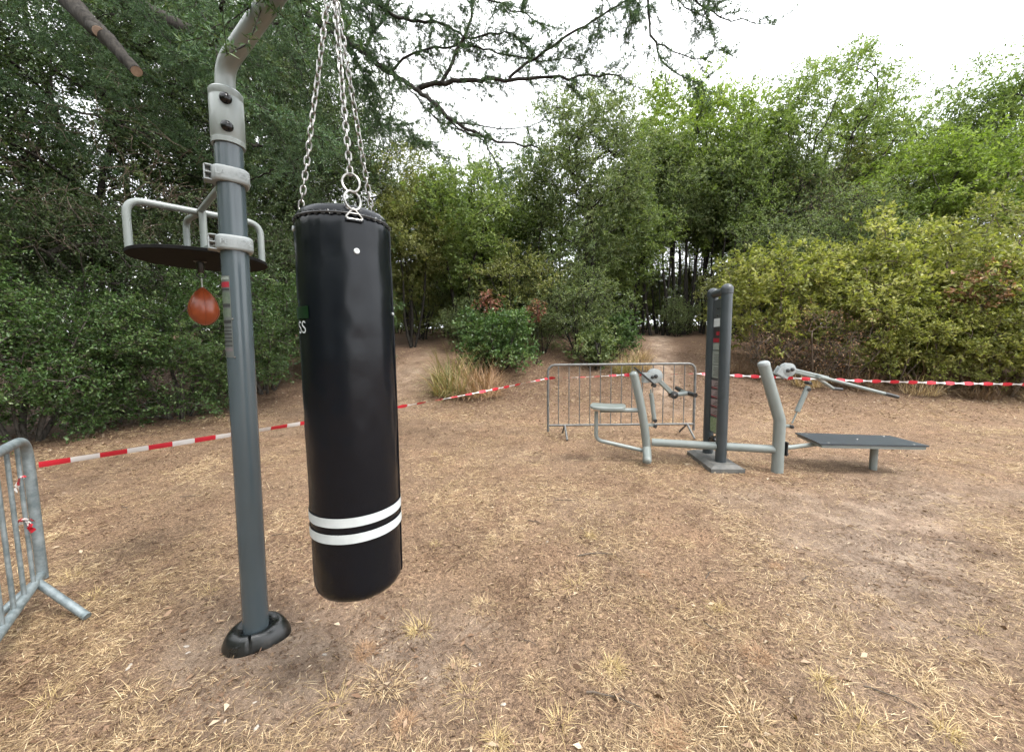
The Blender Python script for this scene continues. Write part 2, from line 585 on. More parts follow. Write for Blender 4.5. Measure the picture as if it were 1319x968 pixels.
soil = ramp(nz(3.5, 8, 0.65), [(0.3, (0.15, 0.110, 0.084)), (0.5, (0.27, 0.204, 0.156)), (0.7, (0.41, 0.33, 0.255))])
thatch = ramp(nz(55, 8, 0.8, dist=1.5), [(0.38, (0.036, 0.025, 0.018)), (0.47, (0.18, 0.118, 0.080)), (0.57, (0.36, 0.248, 0.162)), (0.68, (0.58, 0.44, 0.29))])
ab = t.nodes.new('ShaderNodeAttribute')
ab.attribute_name = 'bare'
colr = mixc(ab.outputs['Fac'], thatch, soil)
reddish = ramp(nz(1.1, 4), [(0.45, (0, 0, 0)), (0.65, (0.25, 0.25, 0.25))])
colr = mixc(reddish, colr, mixc(1.0, colr, (1.08, 0.90, 0.80, 1), 'MULTIPLY'))
grit = ramp(nz(210, 4, 0.8), [(0.34, (0.42, 0.40, 0.38)), (0.5, (1.0, 1.0, 1.0)), (0.66, (1.5, 1.5, 1.5))])
colr = mixc(0.85, colr, grit, 'MULTIPLY')
colr = mixc(0.8, colr, ramp(nz(2.6, 6, 0.65, dist=0.8), [(0.36, (0.70, 0.67, 0.65)), (0.5, (1.0, 1.0, 1.0)), (0.66, (1.16, 1.15, 1.12))]), 'MULTIPLY')
vo = t.nodes.new('ShaderNodeTexVoronoi'); vo.inputs['Scale'].default_value = 70
t.links.new(co.outputs['Object'], vo.inputs['Vector'])
chips = ramp(vo.outputs['Color'], [(0.0, (0.62, 0.58, 0.55)), (0.55, (1.0, 1.0, 1.0)), (0.85, (1.15, 1.12, 1.08)), (0.97, (1.7, 1.65, 1.55))])
colr = mixc(0.7, colr, chips, 'MULTIPLY')
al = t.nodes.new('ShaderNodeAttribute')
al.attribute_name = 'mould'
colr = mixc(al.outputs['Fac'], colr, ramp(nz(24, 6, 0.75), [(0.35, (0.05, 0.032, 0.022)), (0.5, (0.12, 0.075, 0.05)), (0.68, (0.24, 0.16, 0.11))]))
t.links.new(colr, b.inputs['Base Color'])
bp = t.nodes.new('ShaderNodeBump')
bp.inputs['Strength'].default_value = 0.9
bp.inputs['Distance'].default_value = 0.02
hm = t.nodes.new('ShaderNodeMath'); hm.operation = 'ADD'
t.links.new(nz(40, 6, 0.75), hm.inputs[0]); t.links.new(nz(150, 3, 0.7), hm.inputs[1])
t.links.new(hm.outputs[0], bp.inputs['Height'])
t.links.new(bp.outputs['Normal'], b.inputs['Normal'])
gm = np_mesh('ground', np.stack([X, Y, Z], -1).reshape(-1, 3), [quads], [mg], smooth=True)
at_ = gm.attributes.new('bare', 'FLOAT', 'POINT')
at_.data.foreach_set('value', bare(X, Y).ravel().astype(np.float32))
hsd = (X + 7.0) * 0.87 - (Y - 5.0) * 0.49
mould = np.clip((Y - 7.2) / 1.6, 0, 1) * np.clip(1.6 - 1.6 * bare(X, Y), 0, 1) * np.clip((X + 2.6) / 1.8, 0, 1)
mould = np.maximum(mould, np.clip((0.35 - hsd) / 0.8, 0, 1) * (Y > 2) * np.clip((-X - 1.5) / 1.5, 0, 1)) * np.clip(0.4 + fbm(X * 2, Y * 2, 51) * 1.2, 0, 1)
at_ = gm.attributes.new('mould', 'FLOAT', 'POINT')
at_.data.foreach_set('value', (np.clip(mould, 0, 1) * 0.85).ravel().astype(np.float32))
tag(link('ground', gm), kind='structure')


# ------------------------------------------------------------------ foliage tools
def rand_unit(rng, shape):
    return unit(rng.normal(size=(*shape, 3)))


def leaf_geo(rng, pos, axis, length, width, upbias=0.6, fold=0.18):
    """rhombic leaves; pos (n,3) base points, axis (n,3) directions, length/width scalars or arrays"""
    n = len(pos)
    L = (length * rng.uniform(0.5, 1.4, n))[:, None]
    Wd = (width * rng.uniform(0.7, 1.2, n))[:, None]
    nrm = rng.normal(size=(n, 3)) + np.array([0, 0, upbias * 1.6])
    a_ = unit(axis)
    s = unit(np.cross(nrm, a_))
    u = np.cross(a_, s)
    v = np.empty((n, 4, 3))
    v[:, 0] = pos
    mid = pos + a_ * L * 0.45
    v[:, 1] = mid + s * Wd * 0.5 + u * Wd * fold
    v[:, 2] = pos + a_ * L - u * L * 0.08
    v[:, 3] = mid - s * Wd * 0.5 + u * Wd * fold
    f = np.arange(n * 4).reshape(n, 4)
    return v.reshape(-1, 3), f


def frusta(p0, p1, r0, r1, sides=5):
    """vectorised open cone pieces"""
    n = len(p0)
    d = unit(p1 - p0)
    ref = np.where(np.abs(d[:, 2:3]) < 0.9, np.array([[0, 0, 1.0]]), np.array([[1.0, 0, 0]]))
    N = unit(np.cross(ref, d))
    B = np.cross(d, N)
    an = np.arange(sides) * 2 * np.pi / sides
    ring = N[:, None] * np.cos(an)[None, :, None] + B[:, None] * np.sin(an)[None, :, None]
    v = np.concatenate([p0[:, None] + ring * r0[:, None, None], p1[:, None] + ring * r1[:, None, None]], 1)
    k = np.arange(sides)
    q = np.stack([k, (k + 1) % sides, sides + (k + 1) % sides, sides + k], -1)
    f = (np.arange(n) * 2 * sides)[:, None, None] + q[None]
    return v.reshape(-1, 3), f.reshape(-1, 4)


def join(parts):
    vs_, fs_, n = [], [], 0
    for v, f in parts:
        vs_.append(v)
        fs_.append(f + n)
        n += len(v)
    return np.concatenate(vs_), fs_


def skeleton(rng, stems, clusters, r_base, r_tip=0.006, seg=3, wob=0.10):
    """limbs that start on the stems and reach every leaf cluster; returns p0,p1,r0,r1"""
    pos, par = [], []
    for st in stems:
        for i, p in enumerate(st):
            pos.append(np.array(p, float))
            par.append(len(pos) - 2 if i else -1)
    nst = len(pos)
    c0 = np.mean([s[-1] for s in stems], axis=0)
    order = np.argsort(np.linalg.norm(clusters - c0, axis=1))
    tips = []
    for ci in order:
        c = clusters[ci]
        A = np.array(pos)
        dv = c - A
        dist = np.linalg.norm(dv, axis=1)
        cost = dist + 1.2 * np.clip(A[:, 2] - c[2] + 0.35 * dist, 0, None)
        j = int(np.argmin(cost))
        a0 = A[j]
        D = dist[j]
        prev = j
        for s in range(1, seg + 1):
            t_ = s / seg
            p = a0 + (c - a0) * t_ + np.array([0, 0, 0.12 * D * math.sin(math.pi * t_)])
            if s < seg:
                p = p + rng.normal(size=3) * wob * D * 0.5
            pos.append(p)
            par.append(prev)
            prev = len(pos) - 1
        tips.append(prev)
    pos = np.array(pos)
    par = np.array(par)
    cnt = np.zeros(len(pos))
    cnt[tips] = 1
    for i in range(len(pos) - 1, -1, -1):
        if par[i] >= 0:
            cnt[par[i]] += cnt[i]
    cnt = np.maximum(cnt, 1)
    e_ = math.log(max(r_base / r_tip, 1.5)) / math.log(max(cnt.max(), 2))
    rad = r_tip * cnt ** e_
    for i in range(nst):                 # the stems taper gently
        if par[i] >= 0:
            rad[i] = max(rad[i], 0.80 * rad[par[i]])
    pos_in = np.concatenate([np.linspace(0, 1, len(st)) for st in stems])
    rad[:nst] = np.minimum(rad[:nst], r_base * (1 - 0.82 * pos_in))
    k = np.where(par >= 0)[0]
    r0 = np.minimum(rad[par[k]], np.where(k < nst, 1e9, rad[k] * 1.5))
    own = np.zeros(len(pos), int)
    b_ = 0
    for si, st in enumerate(stems):
        own[b_:b_ + len(st)] = si
        b_ += len(st)
    for i in range(nst, len(pos)):
        own[i] = own[par[i]]
    return pos[par[k]], pos[k], r0, rad[k], own[k]


def sprigs(rng, clusters, n_sprig, n_leaf, cl_r, leaf_l, leaf_w, up=0.35, flat=0.75, upbias=0.6):
    """leafy twigs round every cluster centre; returns leaf verts, faces, tone, twig geometry"""
    C = len(clusters)
    d = rand_unit(rng, (C, n_sprig)) * np.array([1, 1, flat]) + np.array([0, 0, up])
    d = unit(d)
    start = clusters[:, None] + rng.normal(size=(C, n_sprig, 3)) * cl_r * 0.42 * np.array([1, 1, flat])
    ln = cl_r * rng.uniform(0.5, 1.15, (C, n_sprig, 1))
    tt = rng.uniform(0.15, 1.0, (C, n_sprig, n_leaf, 1))
    pos = start[:, :, None] + d[:, :, None] * ln[:, :, None] * tt + rng.normal(size=(C, n_sprig, n_leaf, 3)) * cl_r * 0.05
    ax = d[:, :, None] * 0.7 + rand_unit(rng, (C, n_sprig, n_leaf)) * 0.9
    pos = pos.reshape(-1, 3)
    v, f = leaf_geo(rng, pos, ax.reshape(-1, 3), leaf_l, leaf_w, upbias)
    tone = np.clip(rng.normal(0.47, 0.24, (C, 1, 1)) + rng.normal(0, 0.16, (C, n_sprig, 1)), 0, 1)
    tone = np.broadcast_to(tone, (C, n_sprig, n_leaf * 4)).reshape(-1)
    p0 = start.reshape(-1, 3)
    p1 = (start + d * ln * 0.9).reshape(-1, 3)
    return v, f, tone, p0, p1


def ellipsoid_pts(rng, n, c, r, lo=0.35, lump=0.22, zmin=None):
    out = []
    ph = rng.uniform(0, 6.28, 6)
    while len(out) < n:
        d = unit(rng.normal(size=3))
        az, el_ = math.atan2(d[1], d[0]), d[2]
        k = 1 + lump * (math.sin(3 * az + ph[0]) * 0.5 + math.sin(5 * az + 4 * el_ + ph[1]) * 0.5 + math.sin(6 * el_ + ph[2]) * 0.5)
        s = (lo ** 3 + (1 - lo ** 3) * rng.random()) ** (1 / 3)
        p = np.array(c) + d * s * k * np.array(r)
        if zmin is not None and p[2] < zmin:
            continue
        out.append(p)
    return np.array(out)


def plant(name, label, cat, base, group, leafm, barkm, *, H, cr, cz, cxy=(0, 0), n_cl=80, n_sprig=12, n_leaf=12, cl_r=0.4,
          leaf=(0.07, 0.04), r_base=0.12, stems=1, spread=0.4, seed=1, lo=0.35, lump=0.22, up=0.35, parts=('trunk', 'crown'),
          trunk_top=0.75, bare_twigs=0.0, twig_r=0.004, zmin=0.15, upbias=0.6, wob=0.1, lean=(0, 0), flat=0.75):
    """one tree or shrub: an Empty at its foot, a trunk with limbs, a crown of separate leaves"""
    rng = np.random.default_rng(seed)
    bx, by = base
    root = thing(name, label, cat, (bx, by, ghf(bx, by) - 0.03), group)
    cc = np.array([cxy[0], cxy[1], cz])
    cl = ellipsoid_pts(rng, n_cl, cc, cr, lo, lump, zmin)
    stl = []
    for s in range(stems):
        a_ = 2 * math.pi * (s + rng.random() * 0.6) / max(stems, 1)
        off = np.array([math.cos(a_), math.sin(a_), 0]) * (spread if stems > 1 else 0)
        top = np.array([cxy[0] + lean[0], cxy[1] + lean[1], H * trunk_top * (rng.uniform(0.8, 1.0) if stems > 1 else 1)]) + off * 1.6
        p = []
        b0 = off * 0.25
        k = 9
        w = rng.normal(size=3) * 0.022 * H
        w2 = rng.normal(size=3) * 0.008 * H
        for i in range(k + 1):
            t_ = i / k
            q = b0 + (top - b0) * t_ + w * math.sin(math.pi * t_) * np.array([1, 1, 0]) + w2 * math.sin(2.7 * math.pi * t_) * np.array([1, 1, 0])
            p.append(q)
        stl.append(p)
    p0, p1, r0, r1, own = skeleton(rng, stl, cl, r_base, 0.007, 3, wob)
    lv, lf, tone, tp0, tp1 = sprigs(rng, cl, n_sprig, n_leaf, cl_r, leaf[0], leaf[1], up, flat, upbias)
    for s in range(stems):
        geo = []
        for sel, sides in ((r0 > 0.03, 9), (r0 <= 0.03, 4)):
            sel = sel & (own == s)
            if sel.any():
                geo.append(frusta(p0[sel], p1[sel] + (p1[sel] - p0[sel]) * 0.04, r0[sel], r1[sel], sides))
        v, fl = join(geo)
        link(parts[0], np_mesh(parts[0], v, fl, [barkm], smooth=True), root)
    tv, tf = frusta(tp0, tp1, np.full(len(tp0), twig_r), np.full(len(tp0), twig_r * 0.4), 3)
    v = np.concatenate([lv, tv])
    mi = np.concatenate([np.zeros(len(lf), int), np.ones(len(tf), int)])
    link(parts[1], np_mesh(parts[1], v, [lf, tf + len(lv)], [leafm, barkm], np.concatenate([tone, np.zeros(len(tv))]), mat_idx=mi), root)
    return root


def again(src, label, base, rot=0.0, sc=1.0, szz=None, mats=None):
    c = copy_tree(src)
    c['label'] = label
    c.location = (base[0], base[1], ghf(*base) - 0.03)
    c.rotation_euler = (0, 0, rot)
    c.scale = (sc, sc, szz or sc)
    return c

# ------------------------------------------------------------------ boxing post
_g = G(331, 823, 0)
PX, PY = _g.x, _g.y
PR = 0.0605 * PY / 1.96
PZ = ghf(PX, PY)
post = thing('boxing_post', 'tall blue grey steel post with curved arm, clamps and black boot at its foot', 'exercise post', (PX, PY, PZ))
ZS0, ZS1 = P(295, 187, PY).z, P(293, 115, PY).z         # sleeve
MB().tube([(PX, PY, PZ + 0.02), (PX, PY, ZS0 + 0.05)], PR, 48).build('pole', M['blue_grey'], post)
SR = PR + 0.0095
sl = MB().lathe((PX, PY, 0), (0, 0, 1), [(ZS0, PR + 0.0005), (ZS0, SR), (ZS0 + 0.018, SR + 0.0005), (ZS0 + 0.02, SR - 0.001), (ZS0 + 0.03, SR - 0.001), (ZS0 + 0.032, SR + 0.0002),
                                         (ZS1 - 0.045, SR + 0.0002), (ZS1 - 0.043, SR - 0.001), (ZS1 - 0.033, SR - 0.001), (ZS1 - 0.031, SR + 0.0002), (ZS1 - 0.008, SR - 0.0005), (ZS1, SR - 0.007), (ZS1 + 0.002, 0.042)], 48, caps=False).build('sleeve', M['light_grey'], post)
for zz in (ZS0 + 0.062, ZS0 + 0.180):
    d = Vector((0.60, -0.80, 0)).normalized()
    d = Vector((1.20, -1.80, 0)).normalized()
    MB().lathe((PX + d.x * (SR - 0.001), PY + d.y * (SR - 0.001), zz), d, [(0, 0.024), (0.006, 0.024), (0.013, 0.020), (0.019, 0.011), (0.020, 0.003)], 24).build('bolt', M['bolt_black'], sl)
# arm that carries the bag
BX, BY = -0.632, 1.5
_rv = Vector((PY, -PX, 0)).normalized()      # sideways as seen from the gym: the post leans a little that way
AX, AY = BX - _rv.x * 0.012 * 3.12, BY - _rv.y * 0.012 * 3.12
ax_ = Vector((AX - PX, AY - PY, 0)).normalized()
LA = math.hypot(AX - PX, AY - PY)
ZB = P(291, 82, PY).z
ZA = ZB + LA * 0.33
arm_pts = path_fillet([(PX, PY, ZS1 - 0.01), (PX, PY, ZB), (AX + ax_.x * 0.06, AY + ax_.y * 0.06, ZA + 0.022)], 0.10, 12)
arm = MB().tube(arm_pts, 0.039, 32).build('arm', M['light_grey'], post)
hk = MB()
hk.tube([(AX, AY, ZA - 0.03), (AX, AY, ZA - 0.075)], 0.012, 12)
hk.tube([Vector((AX, AY, ZA - 0.105)) + Vector((ax_.x * math.cos(q), ax_.y * math.cos(q), math.sin(q))) * 0.032 for q in np.linspace(0, 2 * math.pi, 18)[:-1]], 0.006, 10, closed=True)
hk.build('hanger', M['chrome'], arm)
TILT = 0.012
# rubber boot, two halves cracked open round the foot
vv, ff = [], []
NS, NR = 72, 9
for j in range(NR):
    u_ = j / (NR - 1)
    for k in range(NS):
        a_ = 2 * math.pi * k / NS
        rot = a_ - 0.35
        rx, ry = 0.148, 0.112
        ro = 1 / math.sqrt((math.cos(rot) / rx) ** 2 + (math.sin(rot) / ry) ** 2)
        ro *= 1 + 0.035 * math.sin(3 * a_ + 1) + 0.01 * math.sin(7 * a_)
        r_ = PR + 0.001 + (ro - PR - 0.001) * u_
        lift = 0.030 + 0.014 * max(0, math.sin(a_ - 0.3))
        z = 0.012 + lift * math.sin(math.pi * min(1, 0.2 + 0.72 * u_)) - 0.040 * u_ ** 5 + 0.004 * math.sin(5 * a_ + 4 * u_) * u_ * (1 - u_) * 2 + 0.010 * math.cos(2 * (a_ - 0.7)) * u_ * u_
        gap = math.exp(-((a_ - 4.98) / 0.03) ** 2) * 0.02
        x, y = r_ * math.cos(a_), r_ * math.sin(a_)
        vv.append((PX + x, PY + y, max(PZ + 0.035 + z - gap, ghf(PX + x, PY + y) + 0.004)))
for k in range(NS):
    a_ = 2 * math.pi * k / NS
    p = vv[(NR - 1) * NS + k]
    vv.append((p[0] * 1.0 + 0.004 * math.cos(a_), p[1] + 0.004 * math.sin(a_), ghf(p[0], p[1]) - 0.02))
for j in range(NR):
    for k in range(NS):
        l = (k + 1) % NS
        ff.append((j * NS + k, (j + 1) * NS + k, (j + 1) * NS + l, j * NS + l))
MB().add(vv, [tuple(reversed(f_)) for f_ in ff]).build('base_boot', M['black_rubber'], post, sharp=50)
# instruction sticker wrapped on the pole, towards the speed ball
def wrap_patch(mb, cx, cy_, r, a0, a1, z0, z1, mi=0, n=8):
    vv, ff = [], []
    for i in range(n + 1):
        a_ = a0 + (a1 - a0) * i / n
        for z in (z0, z1):
            vv.append((cx + r * math.cos(a_), cy_ + r * math.sin(a_), z))
    for i in range(n):
        ff.append((2 * i, 2 * i + 2, 2 * i + 3, 2 * i + 1))
    mb.add(vv, ff, mi)
sa = math.atan2(-PY, -PX)          # direction from post to viewer
st = MB()
A0, A1 = sa - math.pi / 2 - 0.12, sa - math.pi / 2 + 1.10
zt, zb = P(293, 357, PY).z, P(298, 460, PY).z
hh = zt - zb
wrap_patch(st, PX, PY, PR + 0.0006, A0, A1, zb, zt, 0)
for (f0, f1, mi) in ((0.955, 0.985, 1), (0.86, 0.925, 2), (0.82, 0.845, 3), (0.62, 0.66, 3), (0.655, 0.80, 4), (0.50, 0.60, 4), (0.42, 0.46, 3),
                     (0.365, 0.38, 5), (0.32, 0.335, 5), (0.28, 0.30, 5), (0.235, 0.25, 5), (0.19, 0.21, 5), (0.14, 0.155, 5), (0.08, 0.12, 6)):
    wrap_patch(st, PX, PY, PR + (0.0011 if mi != 4 else 0.0009), A0 + 0.05, A1 - 0.06, zb + hh * f0, zb + hh * f1, mi)
st.build('instruction_sticker', [M['sticker'], M['notice'], M['red'], M['ink'], M['sticker_green'], M['ink'], M['sticker_rose']], post)
for fz in (0.475, 0.005):
    d = Vector((math.cos(A1 + 0.05), math.sin(A1 + 0.05), 0))
    MB().lathe((PX + d.x * PR, PY + d.y * PR, zb + hh * fz), d, [(0, 0.0042), (0.003, 0.0035), (0.004, 0.001)], 12).build('rivet', M['chrome'], post)

# speed ball platform, clamped to the post
DX, DY, DZ, DR = P(253, 330, 2.2).x, 2.2, P(250, 337, 2.2).z, 0.312
disc = MB().lathe((DX, DY, DZ), (0, 0, 1), [(0, DR - 0.003), (0.003, DR), (0.017, DR), (0.02, DR - 0.003)], 72).build('rebound_board', M['board_black'], post)
u_, v_ = Vector((0.71, 0.70, 0)), Vector((-0.82, 0.57, 0))
C0 = Vector((DX, DY, DZ + 0.02))
fr = MB()
HZ = 0.25
fr.tube(path_fillet([C0 - u_ * 0.292, C0 - u_ * 0.292 + Vector((0, 0, HZ)), C0 + u_ * 0.292 + Vector((0, 0, HZ)), C0 + u_ * 0.292], 0.075, 8), 0.0175, 18)
fr.tube(path_fillet([C0 + v_ * 0.22, C0 + v_ * 0.22 + Vector((0, 0, HZ - 0.004)), C0 + Vector((0, 0, HZ - 0.004))], 0.06, 8), 0.0165, 18)
fr.tube([C0 - v_ * 0.05, C0 - v_ * 0.05 + Vector((0, 0, HZ - 0.01))], 0.0175, 18)
fr.tube([C0 - v_ * 0.055 + Vector((0, 0, HZ)), C0 + Vector((0, 0, HZ))], 0.0165, 18)
CZ1, CZ2 = P(299, 228, PY).z, P(303, 315, PY).z
fr.tube([C0 + Vector((0, 0, HZ)), (PX - 0.05, PY + 0.005, CZ1 - 0.03)], 0.015, 16)
fr.build('platform_frame', M['light_grey'], post)
br = MB()
dv = Vector((PX - DX, PY - DY, 0)).normalized()
rotb = Matrix(((dv.x, -dv.y, 0), (dv.y, dv.x, 0), (0, 0, 1)))
br.box((DX + dv.x * 0.20, DY + dv.y * 0.20, DZ + 0.0405), (0.30, 0.045, 0.036), rotb, bev=0.004)
br.build('bracket', M['light_grey'], post)
fwd = (Vector((0, 0, 0)) - Vector((PX, PY, 0))).normalized()
for zc, word in ((CZ1, 'LAMAZE'), (CZ2, 'PETROZ')):
    # cast clamp: rounded collar with a flat raised face towards the viewer's right, bolted ears at one side
    cl = MB()
    hz = 0.033
    nrm = Vector((0.62, -0.78, 0)).normalized()
    tx = Vector((-nrm.y, nrm.x, 0))
    outline = []
    for q in np.linspace(0, 2 * math.pi, 64, endpoint=False):
        c_, s_ = math.cos(q), math.sin(q)
        ex = 3.4
        k = (abs(c_) ** ex + abs(s_) ** ex) ** (-1 / ex)
        outline.append((c_ * k * 0.074, s_ * k * 0.071))
    rings = [(-hz, 0.90), (-hz + 0.006, 0.985), (-hz + 0.012, 1.0), (hz - 0.012, 1.0), (hz - 0.006, 0.985), (hz, 0.90)]
    vv, ff = [], []
    for z, s_ in rings:
        for x, y in outline:
            vv.append(Vector((PX, PY, zc + z)) + tx * x * s_ + nrm * y * s_)
    nO = len(outline)
    for i in range(len(rings) - 1):
        for k in range(nO):
            l = (k + 1) % nO
            ff.append((i * nO + k, i * nO + l, (i + 1) * nO + l, (i + 1) * nO + k))
    ff.append(tuple(range(nO - 1, -1, -1)))
    ff.append(tuple(range((len(rings) - 1) * nO, len(rings) * nO)))
    cl.add(vv, ff)
    cco = cl.build('clamp', M['cast_grey'], post, sharp=40)
    ear = MB()
    ec = Vector((PX, PY, zc)) - tx * 0.080
    rm = Matrix((tx, nrm, Vector((0, 0, 1)))).transposed()
    for dz in (-0.031, 0.0, 0.031):
        ear.box(ec + Vector((0, 0, dz)) + nrm * 0.005, (0.03, 0.055, 0.007), rm, bev=0.002)
    ear.box(ec + nrm * 0.002 - tx * 0.016, (0.007, 0.05, 0.068), rm, bev=0.002)
    ear.build('ear', M['cast_grey'], cco)
    for dz in (-0.0155, 0.0155):
        p = ec + Vector((0, 0, dz)) + nrm * 0.008
        MB().lathe(p - tx * 0.012, tx, [(0, 0.0085), (0.012, 0.0085), (0.013, 0.005)], 6).build('bolt', M['chrome'], cco)
    tv, tf = text_mesh(word, 0.034, 0.0003)
    o_ = Vector((PX, PY, zc - 0.001)) + nrm * 0.0712
    MB().add([o_ + tx * (p.x + 0.004) + Vector((0, 0, p.y * 1.0)) + nrm * (p.z + 0.0004) for p in tv], tf).build('lettering', M['cast_grey'], cco, smooth=False)

post.rotation_mode = 'QUATERNION'
post.rotation_quaternion = Matrix.Rotation(TILT, 3, Vector((PX, PY, 0)).normalized()).to_quaternion()

# ------------------------------------------------------------------ speed ball
SX, SY = P(262, 390, 2.2).x, 2.2
zb_, zt_ = P(263, 419, 2.2).z, P(263, 370, 2.2).z
sb = thing('speed_ball', 'orange brown leather speed ball hanging under the round black board', 'speed ball', (SX, SY, zb_))
hb = zt_ - zb_
prof = []
for i in range(33):
    t_ = i / 32
    q = math.pi * t_
    rr = math.sin(q) ** 1.0 * 0.077 * (1 - 0.42 * max(0, t_ - 0.36) / 0.64)
    if t_ > 0.9:
        rr = max(rr, 0.010)
    prof.append((hb * (1 - math.cos(q)) / 2 * (1 - 0.16) + hb * 0.16 * t_ ** 1.2, max(rr, 0.001)))
MB().lathe((SX, SY, zb_), (0, 0, 1), prof, 48).build('ball', M['brown_leather'], sb, sharp=80)
for q in range(6):
    a_ = sa + 0.15 + q * math.pi / 3
    MB().tube([(SX + math.cos(a_) * (r_ + 0.0004), SY + math.sin(a_) * (r_ + 0.0004), zb_ + h_) for h_, r_ in prof[1:-2]], 0.0011, 6).build('seam', M['leather_seam'], sb)
sw = MB()
sw.tube([(SX, SY, zt_ - 0.004), (SX, SY, zt_ + 0.055)], 0.0035, 10)
sw.build('cord', M['white_print'], sb)
sw = MB()
zt2 = DZ
sw.tube([Vector((SX, SY, zt_ + 0.068)) + Vector((math.cos(q) * 0.016, 0.01 * math.cos(q), math.sin(q) * 0.016)) for q in np.linspace(0, 2 * math.pi, 16)[:-1]], 0.004, 8, closed=True)
sw.lathe((SX, SY, zt_ + 0.08), (0, 0, 1), [(0, 0.012), (0.02, 0.018), (zt2 - zt_ - 0.085, 0.02), (zt2 - zt_ - 0.0805, 0.03)], 20)
sw.build('swivel', M['black_plastic'], sb)

# ------------------------------------------------------------------ punching bag
BR = 0.166
Bzt, Bzb = P(455, 274, BY - BR).z + 0.005, P(460, 768, BY - 0.10).z
bag = thing('punching_bag', 'long black vinyl punching bag with two white bands hanging from three chains', 'punching bag', (BX, BY, Bzb))
vv, ff = [], []
NS = 96
hs = list(np.linspace(0, 1, 110))
prof = [(0.0, 0.02), (0.0, BR * 0.5), (0.004, BR * 0.8), (0.014, BR * 0.92), (0.032, BR * 0.985), (0.05, BR)]
H_ = Bzt - Bzb
for h_ in hs[1:-1]:
    prof.append((0.05 + (H_ - 0.07) * h_, BR * (1 + 0.018 * math.sin(h_ * math.pi) - 0.012 * math.exp(-((h_ - 0.93) / 0.03) ** 2))))
prof += [(H_ - 0.012, BR * 0.99), (H_, BR * 0.96)]
rngb = np.random.default_rng(4)
body = MB()
for h_, r_ in prof:
    for k in range(NS):
        a_ = 2 * math.pi * k / NS
        w = 0.0045 * (float(vnoise(a_ * 2.2, h_ * 4, 21)) - 0.5) + 0.0028 * (float(vnoise(a_ * 4, h_ * 15, 23)) - 0.5) + 0.0016 * math.sin(a_ * 20 + 2 * math.sin(a_ * 3)) * math.exp(-((H_ - h_) / 0.06)) - 0.0030 * math.exp(-((h_ - H_ * 0.80 - 0.012 * math.sin(a_ * 3)) / 0.008) ** 2) * max(0, math.sin(a_ * 2 + 1))
        q = r_ + (w if r_ > BR * 0.9 else 0)
        vv.append((BX + q * math.cos(a_), BY + q * math.sin(a_), Bzb + h_))
n_ = len(prof)
for i in range(n_ - 1):
    for k in range(NS):
        l = (k + 1) % NS
        ff.append((i * NS + k, i * NS + l, (i + 1) * NS + l, (i + 1) * NS + k))
ff.append(tuple(range(NS - 1, -1, -1)))
body.add(vv, ff)
body.build('body', M['vinyl'], bag, sharp=60)
# bulging top cover drawn over the rim
cap_ = MB().lathe((BX, BY, Bzt), (0, 0, 1), [(-0.004, BR * 0.955), (0.008, BR * 0.965), (0.022, BR * 0.945), (0.034, BR * 0.89), (0.041, BR * 0.78), (0.043, BR * 0.6), (0.038, BR * 0.3), (0.036, 0.02)], 64)
cap_.build('top_cover', M['vinyl'], bag, sharp=70)
lc = []
NL = 168
for k in range(NL):
    a_ = 2 * math.pi * k / NL
    up_ = (k % 4) in (0, 1)
    rr = BR * (0.968 if up_ else 0.985) + 0.003
    lc.append((BX + rr * math.cos(a_), BY + rr * math.sin(a_), Bzt + (0.0075 if up_ else -0.006)))
MB().tube(lc, 0.0022, 6, closed=True).build('lacing', M['black_plastic'], bag)
MB().tube([(BX + (BR * 0.985 + 0.002) * math.cos(q), BY + (BR * 0.985 + 0.002) * math.sin(q), Bzt + 0.001) for q in np.linspace(0, 2 * math.pi, 97)[:-1]], 0.0042, 8, closed=True).build('rim_cord', M['black_plastic'], bag)
# white bands
for py0, py1 in ((661, 674), (682, 695)):
    z1, z0 = P(462, py0 + 6, BY - BR).z, P(462, py1 + 5, BY - BR).z
    st = MB()
    vv, ff = [], []
    for k in range(NS):
        a_ = 2 * math.pi * k / NS
        for z in (z0, z1):
            vv.append((BX + (BR * 1.018 + 0.0030) * math.cos(a_), BY + (BR * 1.018 + 0.0030) * math.sin(a_), z))
    for k in range(NS):
        l = (k + 1) % NS
        ff.append((2 * k, 2 * l, 2 * l + 1, 2 * k + 1))
    st.add(vv, ff).build('band', M['white_print'], bag)
# vertical welt seam
va = math.atan2(-BY, -BX)
sa2 = va + 1.33
MB().tube([(BX + (r_ + 0.001) * math.cos(sa2), BY + (r_ + 0.001) * math.sin(sa2), Bzb + h_) for h_, r_ in prof[4:-1]], 0.0035, 8).build('seam', M['vinyl'], bag)
# vinyl print: the end of a word and a dark green block
tv, tf = text_mesh('SS', 0.062)
za = P(388, 424, BY).z
aL = va - 0.96
vs2 = [Vector((BX + (BR * 1.014 + 0.0035) * math.cos(aL + (p.x - 0.02) / BR), BY + (BR * 1.014 + 0.0035) * math.sin(aL + (p.x - 0.02) / BR), za + p.y * 1.0)) for p in tv]
MB().add(vs2, tf).build('lettering', M['white_print'], bag, smooth=False)
gp = MB()
zg = P(388, 406, BY).z
wrap_patch(gp, BX, BY, BR * 1.014 + 0.0035, aL - 0.5, aL + 0.14, zg - 0.021, zg + 0.021, 0, 16)
gp.build('print_block', M['green_print'], bag)
